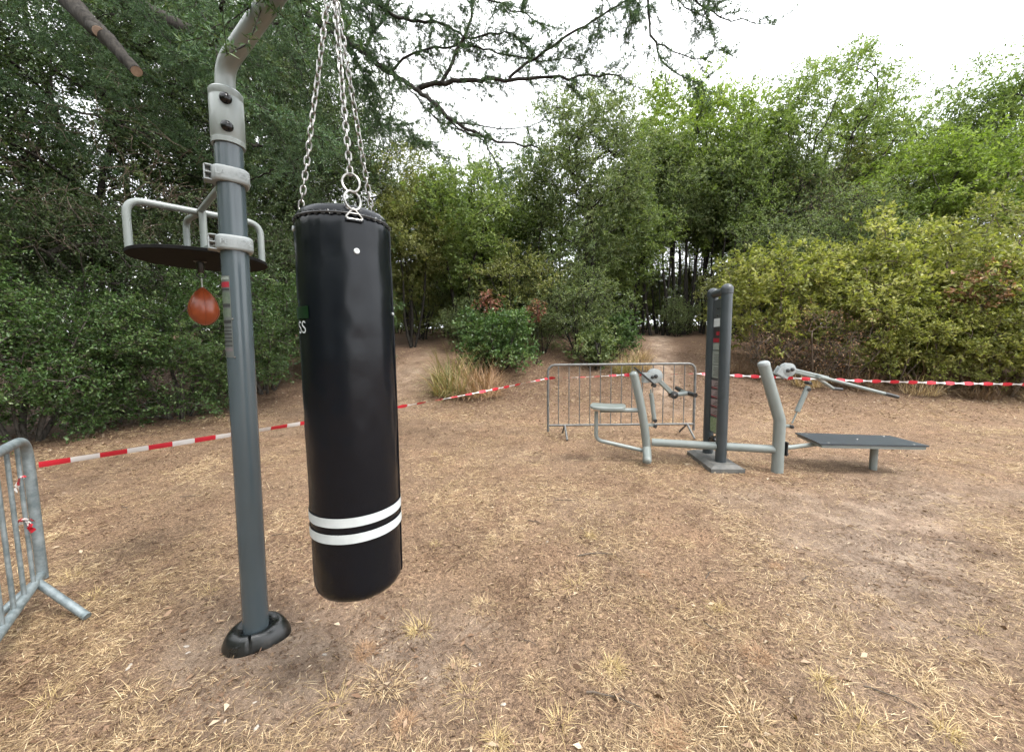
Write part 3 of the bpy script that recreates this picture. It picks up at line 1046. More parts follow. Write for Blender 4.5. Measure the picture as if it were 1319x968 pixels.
# eyelets
for a_, pyy in ((va + 0.23, 321), (va + 1.36, 403), (va - 1.40, 300)):
    d = Vector((math.cos(a_), math.sin(a_), 0))
    z = P(456, pyy, BY - BR * math.cos(a_ - va)).z
    MB().lathe(Vector((BX, BY, z)) + d * (BR * 1.006), d, [(0, 0.010), (0.004, 0.0095), (0.005, 0.006), (0.003, 0.0035), (0.003, 0.001)], 20).build('eyelet', M['white_print'], bag)
# chains
APEX = Vector((BX, BY, P(432, -22, BY).z))
MB().tube([APEX + Vector((0, 0, 0.015)), (BX, BY, ZA - 0.13)], 0.004, 8).build('swivel', M['chrome'], bag)
MB().tube([APEX + Vector((math.cos(q) * 0.02, 0, 0.02 + math.sin(q) * 0.024)) for q in np.linspace(0, 2 * math.pi, 18)[:-1]], 0.004, 8, closed=True).build('top_ring', M['chrome'], bag)


def ring(mb, c, along, side, a_, b_, r, n=18, mi=0):
    mb.tube([Vector(c) + along * (a_ * math.cos(q)) + side * (b_ * math.sin(q)) for q in np.linspace(0, 2 * math.pi, n + 1)[:-1]], r, 8, closed=True, ref=along.cross(side))


def chain(p0, p1, pitch=0.0268):
    mb = MB()
    d = (p1 - p0)
    L = d.length
    n = max(2, round(L / pitch))
    d.normalize()
    s1 = d.cross(Vector((0.3, 1, 0.1))).normalized()
    s2 = d.cross(s1)
    for i in range(n):
        tw = 0.06 * i + 0.6
        s = (s1 * math.cos(tw) + s2 * math.sin(tw)) if i % 2 == 0 else (s2 * math.cos(tw) - s1 * math.sin(tw))
        c = p0 + d * (L * (i + 0.5) / n)
        hl = L / n * 0.5 + 0.0032
        w = 0.0088
        pts = []
        for q in np.linspace(0, 2 * math.pi, 15)[:-1]:
            cx_, sx_ = math.cos(q), math.sin(q)
            pts.append(c + d * (math.copysign(max(hl - w, 0), cx_) * min(1, abs(cx_) * 3) + w * cx_) + s * (w * sx_))
        mb.tube(pts, 0.0029, 6, closed=True, ref=d.cross(s))
    return mb


for i, off in enumerate((12, 132, -108)):
    a_ = va + R(off)
    d = Vector((math.cos(a_), math.sin(a_), 0))
    tan = Vector((-d.y, d.x, 0))
    rimp = Vector((BX, BY, Bzt - 0.03)) + d * (BR + 0.004)
    if i == 0:
        rimp.z = Bzt - 0.018
    to = (APEX - rimp).normalized()
    tl = 0.040 if i == 0 else 0.10
    wd = 0.032 if i == 0 else 0.018
    tri = MB()
    q0, q1, q2 = rimp - tan * wd, rimp + tan * wd, rimp + to * tl
    tri.tube(path_fillet([(q0 + q1) / 2, q1, q2, q0, (q0 + q1) / 2 + tan * -0.001], 0.006, 4), 0.0035, 8)
    lp = tri.build('d_loop', M['chrome'], bag)
    p = q2 - to * 0.006
    if i == 0:
        for k in range(2):
            r3 = MB()
            ring(r3, p + to * 0.033, to, (tan + d * (0.35 if k else -0.2)).normalized(), 0.034, 0.028, 0.0042, 24)
            r3.build('link_ring', M['chrome'], bag)
            p = p + to * 0.063
    chain(p, APEX + d * 0.008).build('chain', M['chrome'], bag)
    tabp = MB()
    rm = Matrix((tan, d, Vector((0, 0, 1)))).transposed()
    tabp.box(rimp - Vector((0, 0, 0.002)) + d * 0.0, (0.06, 0.006, 0.012), rm, bev=0.002)
    tabp.build('strap_tab', M['vinyl'], bag)

# ------------------------------------------------------------------ crowd barriers
def make_barrier(label, a, b_dir, length, height, mat, pr, br_, n_bars, rail_z, foot_specs, grp, lower_tail=0.0):
    a = Vector(a)
    d = Vector(b_dir).normalized()
    root = thing('crowd_barrier', label, 'barrier', a, grp)
    g = lambda s: Vector((a.x + d.x * s, a.y + d.y * s, a.z))
    up = Vector((0, 0, 1))
    fr = MB()
    fr.tube(path_fillet([g(0) + up * (rail_z - lower_tail), g(0) + up * height, g(length) + up * height, g(length) + up * (rail_z - lower_tail)], 0.13, 9), pr, 22)
    fr.tube([g(0) + up * rail_z, g(length) + up * rail_z], pr * 0.9, 18)
    fr.build('frame', mat, root)
    for k in range(n_bars):
        s = length * (k + 1) / (n_bars + 1)
        MB().tube([g(s) + up * rail_z, g(s) + up * (height - 0.002)], br_, 12).build('bar', mat, root)
    nrm = Vector((-d.y, d.x, 0))
    for s, L, drop in foot_specs:
        f = MB()
        m_ = g(s) + up * (rail_z)
        for sg in (-1, 1):
            e_ = m_ + (nrm * sg) * L + d * drop
            e_.z = ghf(e_.x, e_.y) + 0.018
            f.tube([m_, (m_ + e_) / 2, e_], pr * 0.85, 16)
        f.build('foot', mat, root)
    return root


pA, pB = G(706, 563, 0), G(893, 561, 0)
pA.z = ghf(pA.x, pA.y)
dBv = Vector((pB.x - pA.x, pB.y - pA.y, 0))
LB = dBv.length
hB = P(709, 470, pA.y).z - pA.z
far_bar = make_barrier('weathered grey crowd barrier behind the exercise machine, striped tape along its top', pA, dBv, LB, hB, M['galv_old'], 0.019, 0.0075, 13, 0.19, [(LB * 0.115, 0.26, 0), (LB * 0.955, 0.26, 0)], 'steel crowd barriers', 0.10)
nA = Vector((-2.745, 2.13, 0))
nA.z = ghf(nA.x, nA.y)
_e = G(113, 800, 0)
_d = Vector((0.62, -0.78, 0)).normalized()
_n = Vector((0.78, 0.62, 0)).normalized()
_m = nA + _d * 0.10
near_L, near_D = (_e - _m).dot(_n), (_e - _m).dot(_d)
near_bar = make_barrier('galvanised crowd barrier nearest the viewer, knotted tape scrap on one bar', nA, (0.62, -0.78, 0), 2.1, 0.985, M['galv'], 0.0235, 0.0095, 14, 0.185, [(0.10, near_L, near_D)], 'steel crowd barriers', 0.03)

# ------------------------------------------------------------------ barrier tape
def tape(label, pts, width, period, twist, seed, name='barrier_tape'):
    """ribbon through pts, red and white stripes; twist(s) gives roll of the ribbon in radians"""
    pts = [Vector(p) for p in pts]
    seglen = [(pts[i + 1] - pts[i]).length for i in range(len(pts) - 1)]
    tot = sum(seglen)
    n = int(tot / 0.02)
    vv, ff, mi = [], [], []
    rng = np.random.default_rng(seed)
    for i in range(n + 1):
        s = tot * i / n
        q, k = s, 0
        while k < len(seglen) - 1 and q > seglen[k]:
            q -= seglen[k]
            k += 1
        d = (pts[k + 1] - pts[k]).normalized()
        t_ = q / seglen[k]
        p = pts[k] + (pts[k + 1] - pts[k]) * t_
        p.z -= 0.035 * math.sin(math.pi * t_) * seglen[k] / 5
        w = twist(s)
        side = Vector((0, 0, 1))
        nr = d.cross(side).normalized()
        ax = side * math.cos(w) + nr * math.sin(w)
        for sg in (-1, 0, 1):
            fold = 1.0 if s < 2.0 and name == 'barrier_tape' and seed == 1 else 0.72 + 0.42 * math.cos((s / period - 0.25) * 2 * math.pi)
            vv.append(p + ax * (sg * width * fold / 2) + nr * (0.003 if sg == 0 else 0))
    for i in range(n):
        ff += [(3 * i, 3 * i + 3, 3 * i + 4, 3 * i + 1), (3 * i + 1, 3 * i + 4, 3 * i + 5, 3 * i + 2)]
        s = tot * (i + 0.5) / n
        m_ = 0 if (s / period) % 1 < 0.5 else 1
        mi += [m_, m_]
    me = bpy.data.meshes.new(name)
    o3 = pts[0]
    me.from_pydata([tuple(p - o3) for p in vv], [], ff)
    me.materials.append(M['tape_red'])
    me.materials.append(M['tape_white'])
    me.polygons.foreach_set('material_index', np.array(mi, np.int32))
    me.polygons.foreach_set('use_smooth', np.ones(len(ff), bool))
    o = link(name, me, None, o3)
    tag(o, label, 'tape', 'red and white barrier tape')
    return o


t0 = Vector((nA.x + 0.03, nA.y + 0.02, 0.83))
t1 = Vector((pA.x, pA.y, P(706, 487, pA.y).z))
tape('striped tape strung from the near crowd barrier behind the post to the far barrier', [t0, t1], 0.035, 0.235,
     lambda s: 0.15 + 0.25 * math.sin(s * 1.3) + (max(0, s - 2.2) * 1.9) + 0.2 * math.sin(s * 7), 1)
tb = [t1 + Vector((0, 0.03, 0))]
tB = Vector((pA.x + dBv.x, pA.y + dBv.y + 0.03, P(900, 481, pA.y + dBv.y).z))
tR = P(1420, 496, 5.3)
mid = (tb[0] + tB) / 2 + Vector((0, 0.02, 0.012))
tape('striped tape along the far barrier and on past the bench before the yellow shrubs', [tb[0], mid, tB, tR], 0.050, 0.24,
     lambda s: 0.3 + s * 2.2 * max(0.0, 1 - max(0, s - 2.6)) + 0.5 * math.sin(s * 5) if s < 2.6 else 0.35 * math.sin(s * 4), 2)
# tape tail tied to the near barrier, and a knotted scrap
def knot(label, c, seed, lens):
    rng = np.random.default_rng(seed)
    mb = MB()
    for L, d in lens:
        d = Vector(d).normalized()
        s = Vector((rng.normal(), rng.normal(), rng.normal())).cross(d).normalized()
        n = 10
        vv = []
        for i in range(n + 1):
            t_ = i / n
            p = Vector(c) + d * (L * 0.75) * t_ + Vector((rng.normal() * 0.003, rng.normal() * 0.003, -0.03 * t_ * t_ + rng.normal() * 0.003))
            ww = 0.004 + 0.008 * t_
            s2 = (s + Vector((rng.normal(), rng.normal(), rng.normal())) * 0.35).normalized()
            vv += [p - s2 * ww, p + s2 * ww]
        ff = [(2 * i, 2 * i + 2, 2 * i + 3, 2 * i + 1) for i in range(n)]
        k0 = mb.n
        mb.add(vv, ff)
        sw_ = int(rng.integers(0, 2))
        for i in range(n):
            mb.mi[-n + i] = (i // 5 + sw_) % 2
    o = mb.build('tape_scrap', [M['tape_red'], M['tape_white']], None, origin=c)
    return tag(o, label, 'tape scrap', 'red and white barrier tape')


kb = Vector((nA.x + 0.62 * 0.15, nA.y - 0.78 * 0.15, 0))
knot('crumpled tape scrap knotted low round a bar of the near crowd barrier', kb + Vector((0.012, -0.006, P(24, 668, kb.y).z)), 3,
     [(0.05, (-1, -0.2, 0.5)), (0.07, (0.5, 0.1, -1.0)), (0.065, (0.7, -0.2, -0.8)), (0.04, (0.6, 0.3, 0.3)), (0.05, (-0.8, 0, 0.1)), (0.045, (0.2, 0.2, -0.9))])
knot('loose end of tape wound round the first bar where the long tape is tied', kb + Vector((0.0, 0.0, 0.80)), 5,
     [(0.09, (-1, 0.9, 0.35)), (0.10, (0.5, -0.7, -0.3)), (0.08, (0.4, -0.6, -0.6)), (0.05, (0.1, 0.2, 0.6))])

# ------------------------------------------------------------------ exercise machine
F1, F2 = G(928, 600, 0.02), G(914, 586, 0.02)
F1 = Vector((F1.x, F1.y, 0)); F2 = Vector((F1.x + 0.03, F1.y + 0.36, 0))
mach = thing('exercise_machine', 'grey outdoor exercise machine with a twin tube column, pulling seat and pressing bench', 'exercise machine', (F1.x, F1.y + 0.15, ghf(F1.x, F1.y)))
zTop = P(933, 373, F1.y).z
GZ = ghf(F1.x, F1.y)
ud = (F2 - F1).normalized()
un = Vector((-ud.y, ud.x, 0))          # towards the seat side
for F in (F1, F2):
    MB().tube([F + Vector((0, 0, GZ + 0.03)), F + Vector((0, 0, zTop))], 0.060, 32).build('upright', M['dark_grey'], mach)
cp = MB()
ctr = (F1 + F2) / 2
for F in (F1, F2):
    cp.lathe(F + Vector((0, 0, zTop)), (0, 0, 1), [(-0.045, 0.0605), (-0.043, 0.067), (0.0, 0.068)] + [(0.068 * math.sin(q), 0.068 * math.cos(q)) for q in np.linspace(0.12, 1.5, 12)], 32)
cp.tube([F1 + Vector((0, 0, zTop - 0.012)), F2 + Vector((0, 0, zTop - 0.012))], 0.046, 28)
cp.build('cap_bend', M['cap'], mach)
pl = MB()
rm = Matrix((un * -1, ud, Vector((0, 0, 1)))).transposed()
pc = ctr + Vector((0, 0, GZ + 0.05))
vv = []
for z, hx, hy in ((-0.05, 0.185, 0.37), (0.0, 0.185, 0.37), (0.034, 0.125, 0.31)):
    for sx, sy in ((-1, -1), (1, -1), (1, 1), (-1, 1)):
        vv.append(pc + rm @ Vector((sx * hx, sy * hy, z)))
ff = [(0, 1, 5, 4), (1, 2, 6, 5), (2, 3, 7, 6), (3, 0, 4, 7), (4, 5, 9, 8), (5, 6, 10, 9), (6, 7, 11, 10), (7, 4, 8, 11), (8, 9, 10, 11), (3, 2, 1, 0)]
pl.add(vv, ff).build('base_plate', M['concrete_plate'], mach, smooth=False)
# info panel between the uprights
zp0, zp1 = P(918, 558, ctr.y).z, P(930, 385, ctr.y).z
ip = MB()
w_ = (F2 - F1).length - 0.10
ip.box(ctr + Vector((0, 0, (zp0 + zp1) / 2)), (0.016, w_, zp1 - zp0), rm, 0, 0.003)
def on_panel(f0, f1, y0, y1, mi, out=0.0095):
    z0, z1 = zp0 + (zp1 - zp0) * f0, zp0 + (zp1 - zp0) * f1
    vv = [ctr + ud * y + un * out + Vector((0, 0, z)) for y, z in ((w_ * y1, z0), (w_ * y0, z0), (w_ * y0, z1), (w_ * y1, z1))]
    ip.add(vv, [(0, 1, 2, 3)], mi)
on_panel(0.80, 0.86, -0.42, 0.42, 1)
on_panel(0.72, 0.795, -0.42, 0.42, 2)
on_panel(0.735, 0.765, -0.25, 0.1, 3, 0.0105)
on_panel(0.685, 0.715, -0.42, 0.42, 3)
on_panel(0.63, 0.68, -0.42, 0.42, 4)
for k, (f0, f1) in enumerate(((0.52, 0.62), (0.42, 0.515))):
    on_panel(f0, f1, -0.44, 0.44, 4)
for k, f0 in enumerate((0.34, 0.27, 0.20, 0.13)):
    on_panel(f0 + 0.01, f0 + 0.06, -0.44, 0.44, 6)
    on_panel(f0 + 0.062, f0 + 0.069, -0.44, 0.44, 7)
    on_panel(f0 + 0.002, f0 + 0.007, -0.44, 0.44, 3)
    for j in range(3):
        on_panel(f0 + 0.018 + 0.013 * j, f0 + 0.023 + 0.013 * j, -0.36, 0.2 - 0.1 * j, 7, 0.0105)
for j in range(5):
    on_panel(0.435 + 0.014 * j, 0.44 + 0.014 * j, -0.36, 0.30 - 0.06 * (j % 3), 8, 0.0105)
    on_panel(0.535 + 0.014 * j, 0.54 + 0.014 * j, -0.36, 0.28 - 0.05 * (j % 2), 8, 0.0105)
on_panel(0.01, 0.12, -0.44, 0.44, 5)
ip.build('info_panel', [M['panel'], M['white_print'], M['ink'], M['red'], M['notice'], M['notice_green'], M['pale_rose'], M['ink'], M['panel']], mach, smooth=False)
for zz in (0.93, 0.88):
    for yy in (-0.2, 0.05):
        p = ctr + ud * w_ * yy + un * 0.008 + Vector((0, 0, zp0 + (zp1 - zp0) * zz))
        MB().lathe(p, un, [(0, 0.012), (0.008, 0.011), (0.01, 0.006)], 14).build('bolt', M['black_plastic'], mach)
# cross beam
RP = G(1001, 607, 0); RP = Vector((RP.x, RP.y, 0))
LP = P(836, 569, ctr.y + 0.06); LP = Vector((LP.x, LP.y, 0))
zbm = 0.255
bd = (RP - LP).normalized()
zb2 = P(990, 574, RP.y).z
MB().tube([LP + bd * 0.03 + Vector((0, 0, zbm)), RP - bd * 0.03 + Vector((0, 0, zbm))], 0.047, 28).build('cross_beam', M['light_grey'], mach)
fl = MB()
pf = ctr + Vector((0, 0, zbm))
fl.lathe(pf + un * 0.012, un, [(0, 0.085), (0.02, 0.085), (0.022, 0.08)], 28)
fl.lathe(pf - un * 0.034, un, [(0, 0.085), (0.02, 0.085)], 28)
for q in (0.8, 2.3, 4.0, 5.5):
    fl.lathe(pf + un * 0.034 + (ud * math.cos(q) + Vector((0, 0, math.sin(q)))) * 0.068, un, [(0, 0.014), (0.016, 0.012)], 10)
fl.build('flange', M['black_plastic'], mach)

# seat side: bowed post
zf = lambda px, py, y: P(px, py, y)
yL = LP.y
pts = [P(817, 484, yL - 0.03), P(822, 505, yL - 0.02), P(830, 548, yL), P(832, 572, yL), P(833, 584, yL - 0.03)]
smooth_pts = []
for i in range(21):
    t_ = i / 20
    # quadratic-ish curve through the post
    a0 = pts[0] * (1 - t_) ** 2 + P(831, 540, yL) * 2 * t_ * (1 - t_) + P(834, 588, yL) * t_ ** 2
    smooth_pts.append(a0)
sp = MB()
sp.tube(smooth_pts, 0.050, 28)
sp.build('seat_post', M['light_grey'], mach)
cpm = MB()
d = (smooth_pts[0] - smooth_pts[1]).normalized()
d = (d + Vector((-0.25, 0, 0.1))).normalized()
cpm.lathe(smooth_pts[0] - d * 0.004, d, [(0, 0.052), (0.03, 0.052), (0.045, 0.047), (0.056, 0.034), (0.062, 0.015), (0.063, 0.002)], 28)
cpm.build('end_cap', M['light_grey'], mach)
fo = MB()
lo_ = P(833, 578, yL - 0.02)
fe = P(834, 593, yL - 0.20)
fe.z = max(fe.z, 0.045)
lo_.z = max(lo_.z, 0.12)
fo.tube([lo_, (lo_ + fe) / 2, fe], [0.050, 0.050, 0.047], 26)
fd = (fe - lo_).normalized()
fo.lathe(fe - fd * 0.002, fd, [(0, 0.047), (0.018, 0.043), (0.03, 0.03), (0.034, 0.01)], 26)
fo.build('foot', M['light_grey'], mach)
gb = MB()
gb.tube([Vector((lo_.x, lo_.y, 0.18)), Vector((lo_.x, lo_.y, ghf(lo_.x, lo_.y) - 0.05))], 0.045, 24)
gb.build('ground_stub', M['light_grey'], mach)
# seat
seat_c = P(786, 526, yL)
sz_ = seat_c.z
st = MB()
seat_n = 40
vv, ff = [], []
for z, s_ in ((0.0, 0.94), (0.008, 1.0), (0.030, 1.0), (0.038, 0.95)):
    for k in range(seat_n):
        q = 2 * math.pi * k / seat_n
        c_, s2 = math.cos(q), math.sin(q)
        kk = (abs(c_) ** 4 + abs(s2) ** 4) ** -0.25
        vv.append(Vector((seat_c.x - 0.03, seat_c.y, sz_)) + bd * (c_ * kk * 0.21 * s_) * -1 + Vector((-bd.y, bd.x, 0)) * (s2 * kk * 0.17 * s_) * -1 + Vector((0, 0, z + 0.012 * (c_ * kk) ** 2)))
for i in range(3):
    for k in range(seat_n):
        l = (k + 1) % seat_n
        ff.append((i * seat_n + k, i * seat_n + l, (i + 1) * seat_n + l, (i + 1) * seat_n + k))
ff += [tuple(range(seat_n - 1, -1, -1)), tuple(range(3 * seat_n, 4 * seat_n))]
st.add(vv, ff).build('seat', M['light_grey'], mach)
sm = MB()
sm.tube([Vector((seat_c.x - 0.12, seat_c.y, sz_ - 0.022)), Vector((P(828, 533, yL).x, yL, sz_ - 0.022))], 0.027, 18)
sm.build('seat_beam', M['light_grey'], mach)
sbm = MB()
x0 = P(768, 540, yL).x
sbm.tube(path_fillet([(x0, yL, sz_ - 0.03), (x0 - 0.0, yL, P(770, 566, yL).z), (P(833, 583, yL).x, yL, P(833, 581, yL).z)], 0.09, 8), 0.024, 18)
sbm.build('seat_support', M['light_grey'], mach)
# lever head of the pulling station
pv = P(843, 484, yL)
lv = MB()
yn = Vector((0, -1, 0))
for yy in (-0.035, 0.035):
    lv.lathe(pv + Vector((0, yy - 0.005, 0)), (0, 1, 0), [(0, 0.085), (0.002, 0.088), (0.010, 0.088), (0.012, 0.085)], 32)
    lv.box(pv + Vector((-0.07, yy, -0.02)), (0.15, 0.011, 0.12), None, bev=0.004)
lv.build('pivot_plate', M['cast_grey'], mach)
MB().lathe(pv + Vector((0.0, -0.056, 0)), (0, 1, 0), [(0, 0.012), (0.006, 0.024), (0.108, 0.024), (0.112, 0.012)], 18).build('bolt', M['black_plastic'], mach)
MB().lathe(pv + Vector((-0.04, -0.056, -0.01)), (0, 1, 0), [(0, 0.010), (0.006, 0.02), (0.014, 0.02)], 18).build('bolt', M['black_plastic'], mach)
MB().tube([P(817, 473, yL - 0.06), P(842, 494, yL - 0.06)], 0.011, 10).build('stop_bar', M['black_plastic'], mach)
p2 = P(867, 508, yL)
la = MB()
d = (p2 - pv)
mid_ = (p2 + pv) / 2
ang = math.atan2(d.z, d.x)
rm2 = Matrix.Rotation(-ang, 3, 'Y')
la.box(mid_, (d.length, 0.05, 0.055), rm2, bev=0.008)
la.build('lever_arm', M['light_grey'], mach)
MB().lathe(p2 + Vector((0, -0.045, 0)), (0, 1, 0), [(0, 0.035), (0.004, 0.047), (0.08, 0.047), (0.084, 0.04)], 28).build('hub', M['black_plastic'], mach)
MB().lathe(p2 + Vector((0, -0.049, 0)), (0, 1, 0), [(0, 0.006), (0.003, 0.012), (0.005, 0.012)], 14).build('bolt', M['chrome'], mach)
p3 = P(888, 506, yL)
hb_ = MB()
hb_.tube([p2 + Vector((0.04, 0, 0)), p3], 0.027, 18)
hb_.tube([p3 + Vector((-0.01, -0.02, 0)), p3 + Vector((-0.01, 0.22, 0.0))], 0.02, 16)
hb_.build('handle_bar', M['light_grey'], mach)
g1 = P(895, 508, yL - 0.09)
MB().tube([p3 + Vector((-0.01, 0.0, 0)), p3 + Vector((0.01, -0.14, -0.01))], [0.029, 0.027], 16).build('grip', M['black_plastic'], mach)
MB().tube([p3 + Vector((-0.01, 0.20, 0)), p3 + Vector((-0.01, 0.34, 0.02))], [0.029, 0.027], 16).build('grip', M['black_plastic'], mach)
# damper of the pulling station
q0, q1 = P(838, 501, yL), P(843, 541, yL)
dm = MB()
dm.tube([q0, q0 + (q1 - q0) * 0.16], 0.010, 12)
dm.tube([q0 + (q1 - q0) * 0.14, q1], 0.026, 20)
dm.build('damper', M['light_grey'], mach)
for q in (P(842, 496, yL), P(843, 541, yL), P(843, 548, yL)):
    MB().lathe(q + Vector((0, -0.035, 0)), (0, 1, 0), [(0, 0.02), (0.004, 0.024), (0.066, 0.024), (0.07, 0.02)], 18).build('bolt', M['black_plastic'], mach)
lg = MB()
q = P(838, 547, yL)
lg.box(q, (0.10, 0.04, 0.035), None, bev=0.005)
lg.build('bracket', M['light_grey'], mach)

# bench side
yR = RP.y
kx = P(1001, 541, yR)
top = P(984, 470, yR)
bp_ = MB()
bp_.tube([RP + Vector((0, 0, -0.05)), Vector((RP.x, yR, kx.z - 0.01)), Vector((RP.x - 0.004, yR, kx.z + 0.01)), top], 0.060, 32)
bp_.build('bench_post', M['light_grey'], mach)
d = (top - kx).normalized()
MB().lathe(top - d * 0.002, d, [(0, 0.063), (0.018, 0.063), (0.034, 0.056), (0.046, 0.036), (0.050, 0.01)], 28).build('end_cap', M['cast_grey'], mach)
pv = P(1014, 476, yR)
lv = MB()
for yy in (-0.03, 0.03):
    lv.lathe(pv + Vector((0, yy - 0.006, 0)), (0, 1, 0), [(0, 0.072), (0.002, 0.075), (0.010, 0.075), (0.012, 0.072)], 30)
    lv.box(pv + Vector((-0.055, yy, -0.03)), (0.14, 0.011, 0.10), Matrix.Rotation(0.5, 3, 'Y'), bev=0.004)
lv.build('pivot_plate', M['cast_grey'], mach)
for dx, dz in ((-0.02, -0.005), (0.03, 0.005)):
    MB().lathe(pv + Vector((dx, -0.052, dz)), (0, 1, 0), [(0, 0.012), (0.005, 0.020), (0.018, 0.020)], 16).build('bolt', M['black_plastic'], mach)
p2 = P(1064, 488, yR)
d = (p2 - pv)
ang = math.atan2(d.z, d.x)
la = MB()
la.box((p2 + pv) / 2 + Vector((0.02, 0, 0)), (d.length, 0.05, 0.055), Matrix.Rotation(-ang, 3, 'Y'), bev=0.008)
la.build('lever_arm', M['light_grey'], mach)
p3 = P(1132, 506, yR)
hb_ = MB()
e_ = (p3 - p2).normalized()
hb_.tube([p2 - e_ * 0.12 + Vector((0, -0.05, 0)), p3 + Vector((0, -0.09, 0))], 0.018, 16)
hb_.tube([p2 - e_ * 0.12 + Vector((0, 0.05, 0)), p2 + Vector((0.02, 0.16, -0.0)), p3 + Vector((-0.28, 0.28, 0.02))], 0.018, 16)
hb_.box(p2 - e_ * 0.10, (0.07, 0.13, 0.045), Matrix.Rotation(-ang, 3, 'Y'), bev=0.006)
hb_.build('handle_bar', M['light_grey'], mach)
MB().tube([p3 - e_ * 0.02 + Vector((0, -0.09, 0)), p3 + e_ * 0.13 + Vector((0, -0.09, 0))], [0.021, 0.019], 16).build('grip', M['black_plastic'], mach)
MB().tube([p3 + Vector((-0.28, 0.28, 0.02)), p3 + Vector((-0.16, 0.30, 0.005))], [0.021, 0.019], 16).build('grip', M['black_plastic'], mach)
q0, q1 = P(1041, 497, yR), P(1020, 545, yR)
dm = MB()
dm.tube([q0, q0 + (q1 - q0) * 0.68], 0.026, 20)
dm.tube([q0 + (q1 - q0) * 0.66, q1], 0.009, 12)
dm.build('damper', M['light_grey'], mach)
for q in (P(1041, 493, yR), P(1040, 501, yR), P(1018, 549, yR)):
    MB().lathe(q + Vector((0, -0.035, 0)), (0, 1, 0), [(0, 0.016), (0.004, 0.021), (0.066, 0.021), (0.07, 0.016)], 18).build('bolt', M['black_plastic'], mach)
lg = MB()
lg.box(P(1012, 548, yR), (0.07, 0.04, 0.03), None, bev=0.005)
lg.build('bracket', M['light_grey'], mach)
# bench board
zbench = 0.335
corners = [G(1057, 572.5, zbench), G(1197, 575, zbench), G(1146, 562, zbench), G(1024, 558, zbench)]
cpt = G(1042, 566, zbench)
poly = [corners[0], corners[1], corners[2], corners[3]]
bt = MB()
vv = [p + Vector((0, 0, dz)) for dz in (-0.004, 0.012) for p in poly]
n_ = len(poly)
bt.add(vv, [tuple(range(n_ - 1, -1, -1)), tuple(range(n_, 2 * n_))] + [(i, (i + 1) % n_, n_ + (i + 1) % n_, n_ + i) for i in range(n_)])
bt.build('bench_board', M['bench_top'], mach, smooth=False)
cen = sum(poly, Vector((0, 0, 0))) / n_
bf = MB()
vv = [cen + (p - cen) * 0.96 + Vector((0, 0, dz)) for dz in (-0.038, -0.0045) for p in poly]
bf.add(vv, [tuple(range(n_ - 1, -1, -1)), tuple(range(n_, 2 * n_))] + [(i, (i + 1) % n_, n_ + (i + 1) % n_, n_ + i) for i in range(n_)])
bf.build('bench_frame', M['light_grey'], mach, smooth=False)
for f_ in ((0.1, 0.1), (0.1, 0.9), (0.9, 0.1), (0.9, 0.9), (0.5, 0.5)):
    p = (poly[0] * (1 - f_[0]) + poly[1] * f_[0]) * (1 - f_[1]) + (poly[3] * (1 - f_[0]) + poly[2] * f_[0]) * f_[1]
    MB().lathe(p + Vector((0, 0, 0.012)), (0, 0, 1), [(0, 0.012), (0.002, 0.010), (0.003, 0.004)], 14).build('rivet', M['chrome'], mach)
ba = MB()
pj = Vector((RP.x + 0.045, yR, zbench - 0.03))
pe = (poly[0] + poly[3]) / 2 + Vector((0.15, 0, -0.045))
pe.z = zbench - 0.062
pj.z = pe.z
ba.tube([pj, pe, pe + Vector((0.3, -0.02, 0))], 0.025, 14)
ba.build('bench_beam', M['light_grey'], mach)
fl = MB()
fl.box(pj + Vector((0.022, 0, 0)), (0.014, 0.11, 0.16), None, bev=0.003)
for yy in (-0.035, 0.035):
    for z_ in (-0.06, 0.06):
        fl.lathe(pj + Vector((0.029, yy, z_)), (1, 0, 0), [(0, 0.014), (0.014, 0.012)], 10)
fl.build('flange', M['black_plastic'], mach)
lgp = G(1126, 613, 0)
lx, ly = cen.x + 0.17, cen.y - 0.04
lgp2 = Vector((lx, ly, 0))
MB().tube([Vector((lx, ly, ghf(lx, ly) - 0.05)), Vector((lx, ly, zbench - 0.0385))], 0.037, 24).build('bench_leg', M['light_grey'], mach)

# ------------------------------------------------------------------ shrubs of the dense hedge beside the post
HEDGE = 'leafy shrubs of the dense hedge'
hedge_kw = dict(H=2.9, cr=(1.35, 1.35, 1.45), cz=1.42, n_cl=190, n_sprig=15, n_leaf=12, cl_r=0.30, leaf=(0.050, 0.029), r_base=0.05,
                stems=6, spread=0.6, lo=0.45, lump=0.5, parts=('stem', 'foliage'), zmin=0.05, twig_r=0.0035, trunk_top=0.7)
h1 = plant('hedge_shrub', 'glossy dark green shrub behind the near crowd barrier', 'shrub', (-7.75, 6.0), HEDGE, M['leaf_hedge'], M['bark_grey'], seed=21, **hedge_kw)
h2 = plant('hedge_shrub', 'bright dense shrub standing behind the brown speed ball', 'shrub', (-6.75, 7.7), HEDGE, M['leaf_hedge'], M['bark_grey'], seed=22, **hedge_kw)
again(h1, 'low glossy shrub between the post and the punching bag', (-6.0, 9.3), 2.1, 1.0)
again(h2, 'shrub at the far end of the hedge, mostly hidden by the punching bag', (-4.75, 10.8), 1.2, 0.95)
again(h2, 'dark shrub cut off by the picture edge beyond the near crowd barrier', (-8.9, 4.3), 3.6, 1.05)
h6 = plant('hedge_shrub', 'taller dusky shrub rising over the hedge beneath the round board', 'shrub', (-8.6, 8.0), HEDGE, M['leaf_oak'], M['bark_grey'], seed=23,
           H=4.4, cr=(1.9, 1.9, 1.7), cz=2.9, n_cl=240, n_sprig=14, n_leaf=12, cl_r=0.36, leaf=(0.05, 0.026), r_base=0.07, stems=4, spread=0.5, lo=0.5, parts=('stem', 'foliage'), twig_r=0.003)
